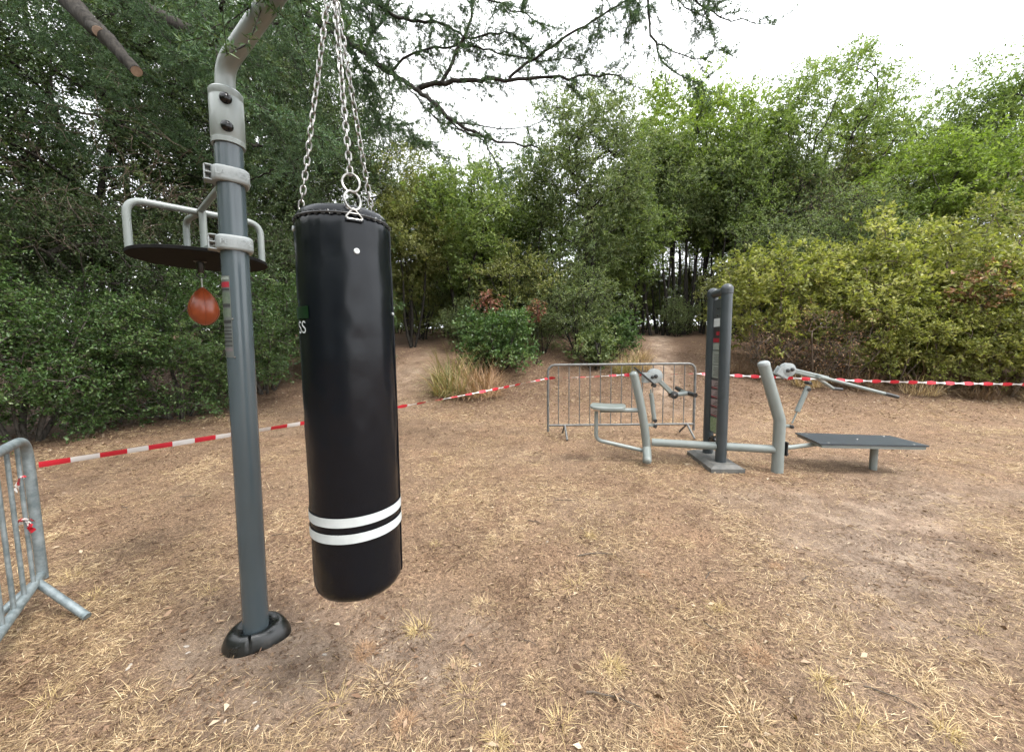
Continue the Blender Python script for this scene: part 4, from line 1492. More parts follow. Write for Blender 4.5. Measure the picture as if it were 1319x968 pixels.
again(h6, 'taller dusky shrub rising behind the pole of the boxing post', (-7.4, 10.4), 2.0, 1.05)
again(h6, 'taller dusky shrub rising behind the near crowd barrier', (-10.2, 6.2), 4.0, 1.0)

# ------------------------------------------------------------------ evergreen oaks over the hedge
OAK = 'dark evergreen trees over the hedge'
oak_kw = dict(H=11.0, cr=(2.9, 2.9, 4.7), cz=6.2, n_cl=300, n_sprig=18, n_leaf=14, cl_r=0.62, leaf=(0.078, 0.040), r_base=0.12, wob=0.06, lo=0.45,
              lump=0.25, twig_r=0.006, flat=0.6, up=0.1)
o1 = plant('evergreen_oak', 'dark evergreen tree above the speed ball platform', 'tree', (-9.6, 9.2), OAK, M['leaf_oak'], M['bark_dark'], seed=31, stems=2, **oak_kw)
o2 = plant('evergreen_oak', 'dark evergreen tree behind the sleeve and arm of the post', 'tree', (-7.4, 12.0), OAK, M['leaf_oak'], M['bark_dark'], seed=32, stems=3, **oak_kw)
again(o1, 'dark evergreen tree behind the three hanging chains', (-5.9, 13.4), 2.4, 0.92)
again(o2, 'dark evergreen tree at the corner over the near crowd barrier', (-12.0, 6.6), 1.0, 1.0)
again(o1, 'tall evergreen tree deep behind the round board', (-12.2, 11.5), 4.0, 1.25)
again(o2, 'tall evergreen tree deep behind the cedar trunk', (-9.0, 15.5), 3.1, 1.2)
again(o1, 'evergreen tree deep in the wood just beyond the punching bag', (-4.6, 17.2), 5.0, 0.62)

# ------------------------------------------------------------------ wood beyond the gym
WOOD = 'trees of the wood beyond the gym'
tk_ = dict(wob=0.05, n_leaf=12)
tA = plant('young_tree', 'small forked tree with pale green crown and dark trunk beyond the tape', 'tree', (-1.75, 14.0), WOOD, M['leaf_mid'], M['bark_dark'], seed=41,
           H=6.4, cr=(2.1, 1.9, 2.0), cz=4.2, n_cl=170, n_sprig=15, cl_r=0.5, leaf=(0.10, 0.052), r_base=0.09, stems=3, spread=0.6, lo=0.35, cxy=(0.1, 0), **tk_)
tB_ = plant('evergreen_oak', 'broad dark evergreen tree rising over the far crowd barrier', 'tree', (2.9, 14.2), WOOD, M['leaf_dusky'], M['bark_dark'], seed=42,
            H=9.6, cr=(2.4, 2.2, 3.5), cz=5.5, n_cl=280, n_sprig=17, cl_r=0.55, leaf=(0.088, 0.042), r_base=0.12, lo=0.4, cxy=(0.1, 0), up=0.2, stems=2, spread=0.3, **tk_)
tC = plant('bright_tree', 'bright yellow green tree behind the twin tube column', 'tree', (7.6, 17.0), WOOD, M['leaf_bright'], M['bark_dark'], seed=43,
           H=11.2, cr=(2.3, 2.2, 3.5), cz=7.4, n_cl=190, n_sprig=15, cl_r=0.58, leaf=(0.125, 0.07), r_base=0.09, stems=4, spread=0.6, lo=0.35, cxy=(0.2, 0), **tk_)
tD = plant('tall_tree', 'tallest tree, airy crown with branches showing, above the bench post', 'tree', (11.0, 16.0), WOOD, M['leaf_mid'], M['bark_dark'], seed=44,
           H=11.0, cr=(3.0, 2.6, 3.1), cz=7.6, n_cl=210, n_sprig=13, cl_r=0.55, leaf=(0.12, 0.052), r_base=0.065, stems=8, spread=1.2, lo=0.3, cxy=(1.4, 0), lean=(0.9, 0), up=0.3, trunk_top=0.72, **tk_)
tE = plant('tall_tree', 'airy tree with leaning limbs next to the tallest tree', 'tree', (15.4, 17.0), WOOD, M['leaf_mid'], M['bark_dark'], seed=45,
           H=9.9, cr=(2.9, 2.5, 2.8), cz=7.0, n_cl=190, n_sprig=13, cl_r=0.55, leaf=(0.12, 0.052), r_base=0.065, stems=7, spread=1.1, lo=0.3, cxy=(1.5, 0), lean=(0.8, 0), **tk_)
tF = plant('bare_tree', 'grey brown nearly leafless tree between the airy trees and the picture edge', 'tree', (20.0, 17.5), WOOD, M['leaf_brown'], M['bark_grey'], seed=46,
           H=9.4, cr=(3.0, 2.4, 2.2), cz=7.0, n_cl=260, n_sprig=14, n_leaf=1, cl_r=0.6, leaf=(0.07, 0.035), r_base=0.09, stems=4, spread=0.8, lo=0.3, twig_r=0.010, cxy=(0.6, 0), wob=0.06)
tG = plant('tall_tree', 'olive green tree at the picture edge behind the bare tree', 'tree', (18.6, 15.0), WOOD, M['leaf_mid'], M['bark_dark'], seed=47,
           H=10.4, cr=(2.7, 2.4, 2.9), cz=7.4, n_cl=200, n_sprig=14, cl_r=0.55, leaf=(0.115, 0.052), r_base=0.09, lo=0.35, cxy=(1.0, 0), stems=4, spread=0.8, **tk_)
tH = plant('bright_tree', 'low bright green tree under the bare tree', 'tree', (14.6, 14.0), WOOD, M['leaf_bright'], M['bark_grey'], seed=48,
           H=6.8, cr=(2.4, 2.0, 1.6), cz=5.1, n_cl=150, n_sprig=14, cl_r=0.5, leaf=(0.105, 0.052), r_base=0.08, stems=3, spread=0.6, lo=0.4, **tk_)
again(tH, 'bright green crown peeping in at the picture edge above the yellow shrubs', (16.6, 12.6), 2.2, 0.95)
tI = plant('olive_tree', 'olive brown tree filling the gap between the bright tree and the tallest tree', 'tree', (10.6, 18.6), WOOD, M['leaf_olive'], M['bark_dark'], seed=49,
           H=9.6, cr=(2.5, 2.2, 3.3), cz=6.0, n_cl=200, n_sprig=14, cl_r=0.55, leaf=(0.11, 0.055), r_base=0.085, stems=4, spread=0.7, lo=0.4, **tk_)
again(tI, 'olive brown tree behind the yellow shrubs and the bench', (13.6, 15.5), 2.0, 0.72)
again(tI, 'olive tree leaning out beside the punching bag', (-3.4, 13.2), 4.0, 0.64)
again(tB_, 'dusky tree standing behind the small forked tree', (0.6, 18.0), 1.4, 0.72)
again(tB_, 'dusky tree over the worn path, next to the bright tree', (5.4, 18.5), 3.5, 0.90)
again(tC, 'yellow green tree far back over the small forked tree', (-2.4, 19.0), 1.2, 0.6)
again(tI, 'olive tree far back over the bench lever', (16.8, 20.5), 0.7, 0.9)
again(tB_, 'dusky tree far back over the yellow shrubs', (13.0, 20.0), 5.2, 0.95)
again(tA, 'mid green tree beside the worn path under the broad evergreen', (4.6, 15.6), 2.4, 0.85)

SLENDER = 'slender dark trunks of the thicket'
sl_kw = dict(cr=(1.2, 1.0, 2.1), n_cl=52, n_sprig=13, n_leaf=11, cl_r=0.48, leaf=(0.10, 0.05), lo=0.3, cz=6.0, H=7.8, r_base=0.070, stems=1, wob=0.06)
s1 = plant('slender_tree', 'slender dark trunk in the thicket beyond the worn path', 'tree', (5.3, 16.2), SLENDER, M['leaf_dusky'], M['bark_dark'], seed=61, **sl_kw)
s2 = plant('slender_tree', 'slender dark trunk in the thicket beyond the worn path', 'tree', (6.2, 15.8), SLENDER, M['leaf_mid'], M['bark_dark'], seed=62, **{**sl_kw, 'stems': 2, 'spread': 0.35})
s3 = plant('slender_tree', 'slender dark trunk in the thicket beyond the worn path', 'tree', (7.3, 16.4), SLENDER, M['leaf_dusky'], M['bark_dark'], seed=63, **sl_kw)
rs = np.random.default_rng(8)
for i in range(21):
    px = 812 + 172 * (i + 0.5) / 21 + rs.uniform(-4, 4)
    yy = rs.uniform(14.6, 20.0)
    again((s1, s2, s3)[i % 3], 'slender dark trunk in the thicket beyond the worn path', ((px - 660) / 495 * yy, yy), rs.uniform(0, 6.28), rs.uniform(0.8, 1.1))
for px, yy in ((545, 15.5), (575, 16.5), (640, 15.0), (668, 16.0), (700, 15.2), (722, 17.0), (1010, 15.5), (1040, 14.5), (1075, 16.5), (1120, 15.0), (620, 18.0)):
    again((s1, s2, s3)[int(px) % 3], 'slender dark trunk standing among the broader crowns of the wood', ((px - 660) / 495 * yy, yy), rs.uniform(0, 6.28), rs.uniform(0.75, 1.0))

# the wood further back reads as one mass
rw = np.random.default_rng(77)
cl, wood_geo = [], []
spots = [(rw.uniform(-1.5, 1.6) * q, q) for q in rw.uniform(22, 36, 62)]
for _ in range(46):                              # unseen trees round the viewer, added to darken the bag's reflections, open sunwards
    a_ = R(rw.uniform(160, 292))
    q = rw.uniform(8.5, 15)
    spots.append((q * math.sin(a_), q * math.cos(a_)))
for xx, yy in spots:
    hh_ = rw.uniform(6.8, 9.4) * (0.8 + 0.2 * abs(yy) / 30)
    z0 = ghf(xx, yy)
    c = ellipsoid_pts(rw, 44, (xx, yy, z0 + hh_ * 0.48), (2.3, 2.3, hh_ * 0.55), 0.3, 0.2, z0 + 0.2)
    cl.append(c)
    tp = np.array([[xx + rw.normal() * 0.1, yy, z0 - 0.1], [xx + rw.normal() * 0.3, yy, z0 + hh_ * 0.35], [xx + rw.normal() * 0.6, yy, z0 + hh_ * 0.8]])
    wood_geo.append(frusta(tp[:-1], tp[1:], np.array([0.12, 0.09]), np.array([0.09, 0.04]), 6))
for _ in range(1500):                            # low growth between the far trunks
    yy = rw.uniform(20, 27)
    xx = rw.uniform(-1.0, 1.5) * yy
    cl.append(np.array([[xx, yy, ghf(xx, yy) + rw.uniform(0.1, 2.6)]]))
cl = np.concatenate(cl)
lv, lf, tone, tp0, tp1 = sprigs(rw, cl, 6, 7, 0.85, 0.25, 0.13, 0.2, 0.7)
fw = link('far_and_unseen_woods', np_mesh('far_and_unseen_woods', lv, [lf], [M['leaf_dusky']], tone))
tag(fw, 'dusky mass of more distant woods seen between the trunks, plus added unseen trees behind the viewer', 'woods', kind='stuff')
v, f = join(wood_geo)
tw_ = link('trunk', np_mesh('trunk', v, f, [M['bark_dark']], smooth=True), fw)
tw_['kind'] = 'stuff'

# ------------------------------------------------------------------ shrubs beyond the tape
BANK = 'shrubs along the bank'
yk = dict(stems=6, spread=0.6, r_base=0.035, lo=0.45, parts=('stem', 'foliage'), twig_r=0.0035, zmin=0.2, n_sprig=11, n_leaf=8, cl_r=0.31, lump=0.4)
y1 = plant('bank_shrub', 'yellow green shrub beside the twin tube column', 'shrub', (7.15, 10.7), BANK, M['leaf_yellow'], M['bark_pale'], seed=71, H=3.2, cr=(1.35, 1.2, 1.5), cz=1.9, n_cl=120, leaf=(0.10, 0.058), **yk)
y2 = plant('bank_shrub', 'wide yellow green shrub behind the bench post and lever', 'shrub', (9.0, 10.3), BANK, M['leaf_yellow'], M['bark_pale'], seed=72, H=3.5, cr=(1.7, 1.4, 1.6), cz=2.0, n_cl=165, leaf=(0.10, 0.058), **yk)
again(y2, 'tallest yellow green shrub of the bank behind the black lever grip', (10.6, 9.9), 2.0, 1.02)
y4 = plant('bank_shrub', 'olive green shrub beyond the free end of the bench', 'shrub', (11.7, 9.2), BANK, M['leaf_olive'], M['bark_pale'], seed=73, H=3.4, cr=(1.5, 1.3, 1.6), cz=1.9, n_cl=140, leaf=(0.08, 0.045), **yk)
again(y1, 'yellow green shrub at the picture edge where the tape runs out', (12.9, 8.9), 1.5, 1.1)
again(y4, 'tall olive green shrub at the picture edge behind the rusty one', (13.6, 10.8), 2.5, 1.2)
again(y2, 'yellow green shrub high at the picture edge under the bright crown', (12.4, 11.4), 4.3, 1.0)
y5 = plant('bank_shrub', 'rusty brown shrub among the yellow green ones', 'shrub', (10.55, 8.75), BANK, M['leaf_brown'], M['bark_pale'], seed=74, H=2.6, cr=(0.5, 0.45, 0.45), cz=2.3, n_cl=18, leaf=(0.085, 0.05), **{**yk, 'n_sprig': 9, 'stems': 3, 'spread': 0.3})
again(y5, 'rusty brown shrub top at the very edge of the picture', (12.0, 8.9), 1.0, 0.85)
bs = plant('bare_shrub', 'leafless twiggy shrub at the foot of the yellow green ones', 'shrub', (7.6, 9.7), 'leafless shrubs along the bank', M['leaf_brown'], M['bark_pale'], seed=85, H=1.7, cr=(1.0, 0.8, 0.85), cz=0.85, n_cl=90, leaf=(0.05, 0.03), **{**yk, 'n_leaf': 1, 'n_sprig': 12, 'zmin': 0.1, 'twig_r': 0.0032, 'stems': 7})
for x_, y_, rz_, sc_, lb in ((9.3, 9.3, 1.0, 0.62, 'low yellow green bush between the bench post and its lever'), (10.2, 9.0, 2.0, 0.6, 'low yellow green bush under the black lever grip'),
                             (11.0, 8.5, 3.0, 0.6, 'low yellow green bush in front of the rusty shrub'), (12.1, 8.2, 4.0, 0.62, 'low yellow green bush at the picture edge above the tape'),
                             (8.6, 9.7, 5.0, 0.55, 'low yellow green bush over the leafless twigs')):
    again(y1, lb, (x_, y_), rz_, sc_)
for x_, y_, rz_, sc_ in ((8.4, 9.6, 1.0, 0.9), (6.8, 10.1, 3.3, 0.85)):
    again(bs, 'leafless twiggy shrub at the foot of the yellow green ones', (x_, y_), rz_, sc_)
again(tF, 'low leafless crown, brown with twigs, between the grey green shrub and the olive tree', (11.6, 15.0), 1.0, 0.66)
again(tF, 'low leafless crown, brown with twigs, above the wide yellow green shrub', (14.2, 16.0), 2.6, 0.74)
g1_ = plant('bank_shrub', 'round grey green shrub behind the yellow ones, next to the column', 'shrub', (8.4, 12.2), BANK, M['leaf_dusky'], M['bark_dark'], seed=75, H=3.9, cr=(1.3, 1.2, 1.0), cz=3.3, n_cl=110, leaf=(0.06, 0.026), **{**yk, 'zmin': 1.4})
again(g1_, 'grey green shrub behind the wide yellow shrub', (10.9, 12.4), 2.0, 1.15)
c1 = plant('bank_shrub', 'round green shrub on the bank next to the punching bag', 'shrub', (-0.35, 10.6), BANK, M['leaf_hedge'], M['bark_dark'], seed=76, H=1.75, cr=(1.05, 0.95, 0.82), cz=0.92, n_cl=110, leaf=(0.075, 0.048), **{**yk, 'zmin': 0.12, 'cl_r': 0.26, 'n_leaf': 10})
c2 = plant('bank_shrub', 'tall dusky shrub under the broad evergreen tree', 'shrub', (2.1, 11.9), BANK, M['leaf_dusky'], M['bark_dark'], seed=77, H=3.0, cr=(1.3, 1.2, 1.4), cz=1.6, n_cl=150, leaf=(0.06, 0.028), **{**yk, 'zmin': 0.2})
c3 = plant('bank_shrub', 'small leafy green shrub at the foot of the dusky one', 'shrub', (2.35, 10.9), BANK, M['leaf_dusky'], M['bark_dark'], seed=78, H=1.1, cr=(0.62, 0.55, 0.5), cz=0.58, n_cl=44, leaf=(0.08, 0.05), **{**yk, 'zmin': 0.1, 'cl_r': 0.24})
c4 = plant('red_sapling', 'sapling with red leaves over the round green shrub', 'sapling', (-0.75, 11.6), None, M['leaf_red'], M['bark_dark'], seed=79, H=2.1, cr=(0.30, 0.28, 0.38), cz=1.75, n_cl=8, leaf=(0.085, 0.045), **{**yk, 'stems': 1, 'n_sprig': 6, 'n_leaf': 7, 'cl_r': 0.22, 'r_base': 0.02})
again(c4, 'sapling with withered pinkish leaves between two shrubs', (0.72, 11.2), 2.0, 0.9)['group'] = 'saplings with withered leaves'
c4['group'] = 'saplings with withered leaves'
p1_ = plant('bank_shrub', 'pale leaved shrub behind the round green one, under the forked tree', 'shrub', (0.1, 13.0), BANK, M['leaf_olive'], M['bark_dark'], seed=80, H=3.4, cr=(1.5, 1.2, 1.5), cz=2.0, n_cl=110, leaf=(0.075, 0.042), **yk)
again(c2, 'low dusky shrub filling the gap next to the withered sapling', (1.0, 12.3), 3.0, 0.6)
again(c2, 'low dusky shrub behind the red leaved sapling', (-1.5, 12.6), 4.2, 0.6)
again(c1, 'loose green shrub behind the small leafy one', (3.2, 12.0), 2.2, 0.75)
again(p1_, 'olive shrub at the edge of the wood beside the punching bag', (-3.4, 14.8), 1.4, 0.95)
again(c2, 'dusky shrub at the foot of the forked tree', (-2.2, 15.2), 2.4, 0.9)
again(c2, 'dusky shrub deep in the wood behind the round green one', (1.0, 15.2), 0.7, 1.0)
again(c2, 'low dusky growth at the brow beside the slender trunks', (6.4, 14.9), 1.0, 0.55)
again(p1_, 'olive shrub among the slender trunks behind the column', (8.0, 14.6), 4.4, 0.8)

ru = np.random.default_rng(19)
for i in range(34):
    px = 505 + 780 * (i + 0.5) / 34 + ru.uniform(-10, 10)
    yy = ru.uniform(16.5, 21.0)
    c = again((c2, p1_, g1_)[i % 3], 'undergrowth shrub in the shade deep among the trunks', ((px - 660) / 495 * yy, yy), ru.uniform(0, 6.28), ru.uniform(0.8, 1.15))
    c['group'] = 'undergrowth in the wood'

# ------------------------------------------------------------------ cedar with limbs reaching over the gym
rc = np.random.default_rng(101)
ctx, cty = -7.0, 9.75
cedar = thing('cedar_tree', 'old cedar whose dark limbs reach over the gym from the hedge side', 'tree', (ctx, cty, ghf(ctx, cty) - 0.05))
co_ = np.array(cedar.location)
limbs, limb_r = [], []


def limb(path, r0, r1, dens=1.0, first=None):
    pts = [np.array(p) if len(p) == 4 else np.array(P(*p)) for p in path]
    if first is not None:
        pts = [np.array(first)] + pts
    # resample with a smooth curve
    pts = np.array(pts)
    out = []
    n = len(pts)
    for i in range(n - 1):
        p0, p1, p2, p3 = pts[max(i - 1, 0)], pts[i], pts[i + 1], pts[min(i + 2, n - 1)]
        L = np.linalg.norm(p2 - p1)
        k = max(2, int(L / 0.10))
        for t_ in np.arange(k) / k:
            out.append(0.5 * ((2 * p1) + (-p0 + p2) * t_ + (2 * p0 - 5 * p1 + 4 * p2 - p3) * t_ ** 2 + (-p0 + 3 * p1 - 3 * p2 + p3) * t_ ** 3))
    out.append(pts[-1])
    out = np.array(out)
    out[1:-1] += rc.normal(size=(len(out) - 2, 3)) * 0.012
    limbs.append((out, r0, r1, dens))
    return out


hi = (ctx, cty, 6.2)
hi2 = (ctx, cty, 7.6)
hi3 = (ctx, cty, 9.0)
L1 = limb([(330, 5, 8.2), (430, 42, 7.0), (500, 92, 6.2), (540, 118, 5.7), (600, 166, 5.2), (650, 182, 5.0), (692, 190, 4.8)], 0.085, 0.008, 0.8, first=hi)
limb([(538, 116, 5.72), (575, 106, 5.6), (640, 102, 5.4), (720, 99, 5.1), (800, 97, 4.9)], 0.035, 0.005, 1.1)
limb([(568, 107, 5.6), (584, 78, 5.6), (604, 30, 5.7), (612, -30, 5.8)], 0.026, 0.010, 1.3)
limb([(655, 101, 5.35), (700, 66, 5.3), (752, 34, 5.2), (806, 2, 5.1), (850, -30, 5.0)], 0.020, 0.007, 1.0)
limb([(460, -20, 6.6), (507, 19, 6.2), (568, 30, 6.0), (606, 49, 5.8), (650, 40, 5.6), (680, 60, 5.5)], 0.03, 0.004, 1.6)
limb([(470, 60, 6.4), (490, 30, 6.3), (520, -30, 6.3)], 0.022, 0.008, 1.4)
limb([(500, 92, 6.2), (530, 70, 6.1), (580, 60, 5.9), (640, 66, 5.7), (700, 80, 5.5), (740, 76, 5.4)], 0.02, 0.004, 1.5)
limb([(560, 135, 5.5), (590, 165, 5.4), (625, 184, 5.3), (648, 228, 5.2)], 0.012, 0.004, 0.5)
limb([(500, 95, 6.2), (505, 130, 6.1), (500, 165, 6.0)], 0.010, 0.003, 0.8)
limb([(520, 105, 6.0), (560, 150, 5.9), (600, 172, 5.8), (640, 176, 5.7)], 0.012, 0.003, 1.0)
limb([(590, 160, 5.25), (650, 165, 5.2), (690, 160, 5.1)], 0.010, 0.003, 0.8)
limb([(540, -30, 6.0), (600, -10, 5.6), (660, 12, 5.4), (700, 34, 5.2)], 0.02, 0.004, 1.6)
limb([(420, -80, 6.4), (600, -90, 5.6), (720, -60, 5.0), (830, -35, 4.6), (930, -30, 4.3)], 0.05, 0.008, 0.7, first=hi2)
limb([(826, -36, 4.6), (838, 28, 4.55), (845, 57, 4.5), (850, 78, 4.5), (880, 97, 4.45), (904, 106, 4.4)], 0.016, 0.004, 0.7)
limb([(845, 57, 4.5), (880, 68, 4.45), (916, 81, 4.4)], 0.008, 0.003, 0.8)
limb([(848, 72, 4.5), (842, 100, 4.5), (835, 122, 4.5)], 0.005, 0.002, 0.0)
limb([(880, -33, 4.45), (898, -2, 4.4), (928, 23, 4.35), (955, 28, 4.3), (982, 31, 4.25)], 0.010, 0.003, 0.9)
limb([(905, 5, 4.4), (916, 25, 4.4), (921, 60, 4.4)], 0.006, 0.003, 1.0)
limb([(800, -40, 4.7), (812, 20, 4.7), (818, 70, 4.7)], 0.007, 0.003, 1.0)
limb([(760, -50, 4.9), (775, 0, 4.9), (770, 50, 4.9), (756, 90, 4.9)], 0.008, 0.003, 1.0)
limb([(850, -34, 4.55), (872, 0, 4.5), (890, 14, 4.5), (910, 8, 4.45)], 0.007, 0.003, 1.3)
# pale twigs that cross behind the arm and chains
limb([(230, 55, 7.0), (300, 108, 5.8), (345, 138, 5.4), (400, 170, 5.0), (450, 193, 4.8)], 0.018, 0.004, 1.5, first=(ctx - 0.2, cty - 0.2, 7.6))
limb([(200, -130, 4.2), (258, 15, 3.6), (302, 108, 3.2), (370, 152, 3.05), (450, 193, 2.95)], 0.010, 0.002, 0.7)
limb([(410, -170, 2.4), (372, -60, 1.95), (342, 12, 1.68), (316, 58, 1.60)], 0.005, 0.0016, 0.45)
limb([(335, 134, 5.5), (365, 180, 5.3), (378, 222, 5.2)], 0.010, 0.003, 1.2)
limb([(480, 165, 7.4), (540, 182, 7.0), (572, 201, 6.8)], 0.02, 0.004, 1.6, first=(ctx, cty, 5.2))
limb([(215, -30, 6.0), (262, 20, 5.6), (310, 60, 5.3), (345, 104, 5.1)], 0.016, 0.004, 1.3)
limb([(300, -40, 5.4), (345, 8, 5.0), (390, 30, 4.8), (420, 70, 4.7)], 0.014, 0.004, 1.6)
limb([(160, -30, 6.2), (220, 60, 6.0), (262, 120, 5.8)], 0.02, 0.005, 1.0)
for x0_, y0_, dx_, dy_, dep in ((-20, -30, 90, 60, 6.2), (20, 30, 110, 70, 6.4), (-30, 90, 120, 60, 6.6), (60, -40, 60, 110, 6.0), (120, -30, 120, 120, 5.7), (180, 20, 120, 100, 5.9),
                                (190, -40, 110, 90, 5.4), (240, 60, 70, 110, 6.0), (120, 110, 130, 90, 6.3), (30, 150, 130, 80, 6.7), (330, -40, 70, 120, 5.6), (350, 30, 60, 130, 6.2),
                                (400, -40, 70, 90, 5.6), (330, 150, 70, 100, 6.3), (400, 60, 90, 90, 6.6), (445, -40, 50, 120, 5.9), (200, 150, 90, 70, 6.4), (150, 60, 80, 120, 6.1), (90, 20, 60, 90, 5.6)):
    limb([(x0_, y0_, dep + 0.7), (x0_ + dx_ * 0.35, y0_ + dy_ * 0.25, dep + 0.4), (x0_ + dx_ * 0.7, y0_ + dy_ * 0.6, dep + 0.25), (x0_ + dx_, y0_ + dy_, dep + 0.15)], 0.012, 0.003, 1.3)
limb([(420, 20, 7.0), (450, 60, 6.8), (478, 118, 6.6), (490, 160, 6.5)], 0.012, 0.003, 1.5)
limb([(400, -30, 6.6), (440, 10, 6.4), (470, 20, 6.3)], 0.014, 0.004, 1.6)
for h, az, ln in ((4.6, 2.5, 3.0), (5.6, 4.2, 3.2), (6.4, 0.9, 3.0), (7.4, 3.2, 3.4), (8.4, 5.5, 3.0), (9.6, 1.8, 2.6), (10.6, 4.6, 2.2), (8.8, 0.1, 2.6), (9.8, 3.4, 2.4)):
    o_ = np.array((ctx, cty, h))
    dxy = np.array((math.cos(az), math.sin(az), 0))
    limb([(*(o_ + dxy * ln * q + np.array((0, 0, 0.15 * math.sin(3 * q)))), 0) for q in (0.02, 0.35, 0.7, 1.0)] if False else
         [], 0.05, 0.005, 1.2, first=o_) if False else limbs.append((np.array([o_ + dxy * ln * q + np.array((0, 0, 0.35 * math.sin(2.6 * q))) + rc.normal(size=3) * 0.02 for q in np.linspace(0, 1, 26)]), 0.05, 0.006, 1.3))
# trunk and limb tubes
tz = np.linspace(0, 13, 16)
tp = np.stack([ctx + 0.12 * np.sin(tz * 0.7), cty + 0.1 * np.sin(tz * 0.9 + 1), ghf(ctx, cty) - 0.1 + tz], -1)
tr_ = np.interp(tz, [0, 0.5, 6, 13], [0.26, 0.19, 0.13, 0.03])
geo = [frusta(tp[:-1], tp[1:], tr_[:-1], tr_[1:], 14)]
np_pos, np_dir = [], []
tw0, tw1, twr = [], [], []


def needle_line(p0, p1, step):
    L = np.linalg.norm(p1 - p0)
    n = max(1, int(L / step))
    t_ = (np.arange(n) + rc.random(n)) / n
    np_pos.append(p0 + (p1 - p0) * t_[:, None])
    np_dir.append(np.repeat(((p1 - p0) / max(L, 1e-6))[None], n, 0))


for pts, r0, r1, dens in limbs:
    n = len(pts)
    rr = np.linspace(1, 0, n) ** 0.8 * (r0 - r1) + r1
    geo.append(frusta(pts[:-1], pts[1:] + (pts[1:] - pts[:-1]) * 0.04, rr[:-1], rr[1:], 8 if r0 > 0.02 else 5))
    if dens <= 0:
        continue
    for i in range(1, n):
        if rr[i] < 0.012:
            needle_line(pts[i - 1], pts[i], 0.03)
        if rr[i] > 0.075:
            continue
        for _rep in range(int(rc.poisson(1.9 * dens))):
            tan = unit(pts[min(i + 1, n - 1)] - pts[i - 1])
            side = unit(np.cross(tan, np.array([0, 0, 1.0]) + rc.normal(size=3) * 0.35)) * (1 if rc.random() < 0.5 else -1)
            d = unit(tan * rc.uniform(0.4, 1.0) + side * rc.uniform(0.5, 1.0) + np.array([0, 0, rc.uniform(-0.35, 0.15)]))
            L = rc.uniform(0.14, 0.48) * min(1.0, 0.55 + (n - i) / 18)
            k = max(2, int(L / 0.06))
            p = pts[i]
            for j in range(k):
                q = p + (d + rc.normal(size=3) * 0.12 + np.array([0, 0, -0.03 * j])) * (L / k)
                tw0.append(p); tw1.append(q); twr.append(0.0038 * (1 - 0.6 * j / k))
                if j > 0:
                    needle_line(p, q, 0.024)
                for _ in range(2):
                    if rc.random() < 0.55:
                        e2 = unit(d * 0.7 + rand_unit(rc, ()) * 0.8)
                        L2 = rc.uniform(0.04, 0.14)
                        q2 = q + e2 * L2
                        tw0.append(q); tw1.append(q2); twr.append(0.0022)
                        needle_line(q, q2, 0.022)
                p = q
tw0, tw1, twr = np.array(tw0), np.array(tw1), np.array(twr)
geo.append(frusta(tw0, tw1, twr, twr * 0.8, 3))
v, f = join(geo) if False else (None, None)
vs_, fs_, n_ = [], [], 0
for vv, ff in geo:
    vs_.append(vv); fs_.append(ff + n_); n_ += len(vv)
tk = link('trunk', np_mesh('trunk', np.concatenate(vs_) - co_, [np.concatenate(fs_)], [M['bark_dark']], smooth=True), cedar)
npos, ndir = np.concatenate(np_pos), np.concatenate(np_dir)
KN = 8
a_ = unit(ndir[:, None] * 0.55 + rand_unit(rc, (len(npos), KN)) + np.array([0, 0, 0.25]))
pp = np.repeat(npos[:, None], KN, 1)
lv, lf = leaf_geo(rc, pp.reshape(-1, 3), a_.reshape(-1, 3), 0.032, 0.0066, 0.3, 0.05)
tone = np.repeat(np.clip(rc.normal(0.5, 0.2, len(npos)), 0, 1), KN * 4)
link('needles', np_mesh('needles', lv - co_, [lf], [M['needle']], tone), cedar)
# thick sawn-off limb with two pale cut ends
cb = MB()
c0, c1_, c2_ = P(40, -60, 5.6), P(98, 12, 5.2), P(176, 92, 4.9)
lp_ = [c0, c1_, (c1_ + c2_) / 2 + Vector((0.02, 0, 0.02)), c2_]
np_ = []
for i in range(3):
    for q in range(8):
        np_.append(lp_[i].lerp(lp_[i + 1], q / 8))
np_.append(c2_)
cb.tube([Vector((ctx, cty, 8.6)), c0 * 0.5 + Vector((ctx, cty, 8.6)) * 0.5], [0.15, 0.14], 14)
cb.tube([c0 * 0.5 + Vector((ctx, cty, 8.6)) * 0.5, c0], [0.14, 0.125], 14)
cb.tube([p + Vector(rc.normal(size=3)) * 0.006 for p in np_[:-1]] + [c2_], [0.125 - 0.063 * i / 24 + (rc.normal() * 0.006 if i < 24 else 0) for i in range(25)], 18)
cs0, cs1 = P(108, 26, 5.2), P(127, 41, 4.98)
cb.tube([cs0, cs1], [0.075, 0.062], 16)
dw = []
for x0_, y0_, n_t in ((205, 215, 26), (60, 268, 20), (120, 150, 14), (235, 265, 16), (30, 200, 12)):
    for q in range(n_t):
        p = np.array(P(x0_ + rc.uniform(-50, 50), y0_ + rc.uniform(-35, 35), 5.9 + rc.uniform(-0.3, 0.5)))
        d = unit(np.array([rc.normal() * 0.9, rc.normal() * 0.5, rc.normal() * 0.5 - 0.35]))
        for k in range(9):
            p1 = p + d * 0.07
            dw.append((p, p1, 0.0045 * (1 - k / 11)))
            if rc.random() < 0.4:
                e2 = unit(d + rand_unit(rc, ()) * 0.8)
                dw.append((p1, p1 + e2 * rc.uniform(0.06, 0.2), 0.0022))
            d = unit(d + rc.normal(size=3) * 0.25 + np.array([0, 0, -0.05]))
            p = p1
dv_, df_ = frusta(np.array([q[0] for q in dw]), np.array([q[1] for q in dw]), np.array([q[2] for q in dw]), np.array([q[2] * 0.85 for q in dw]), 4)
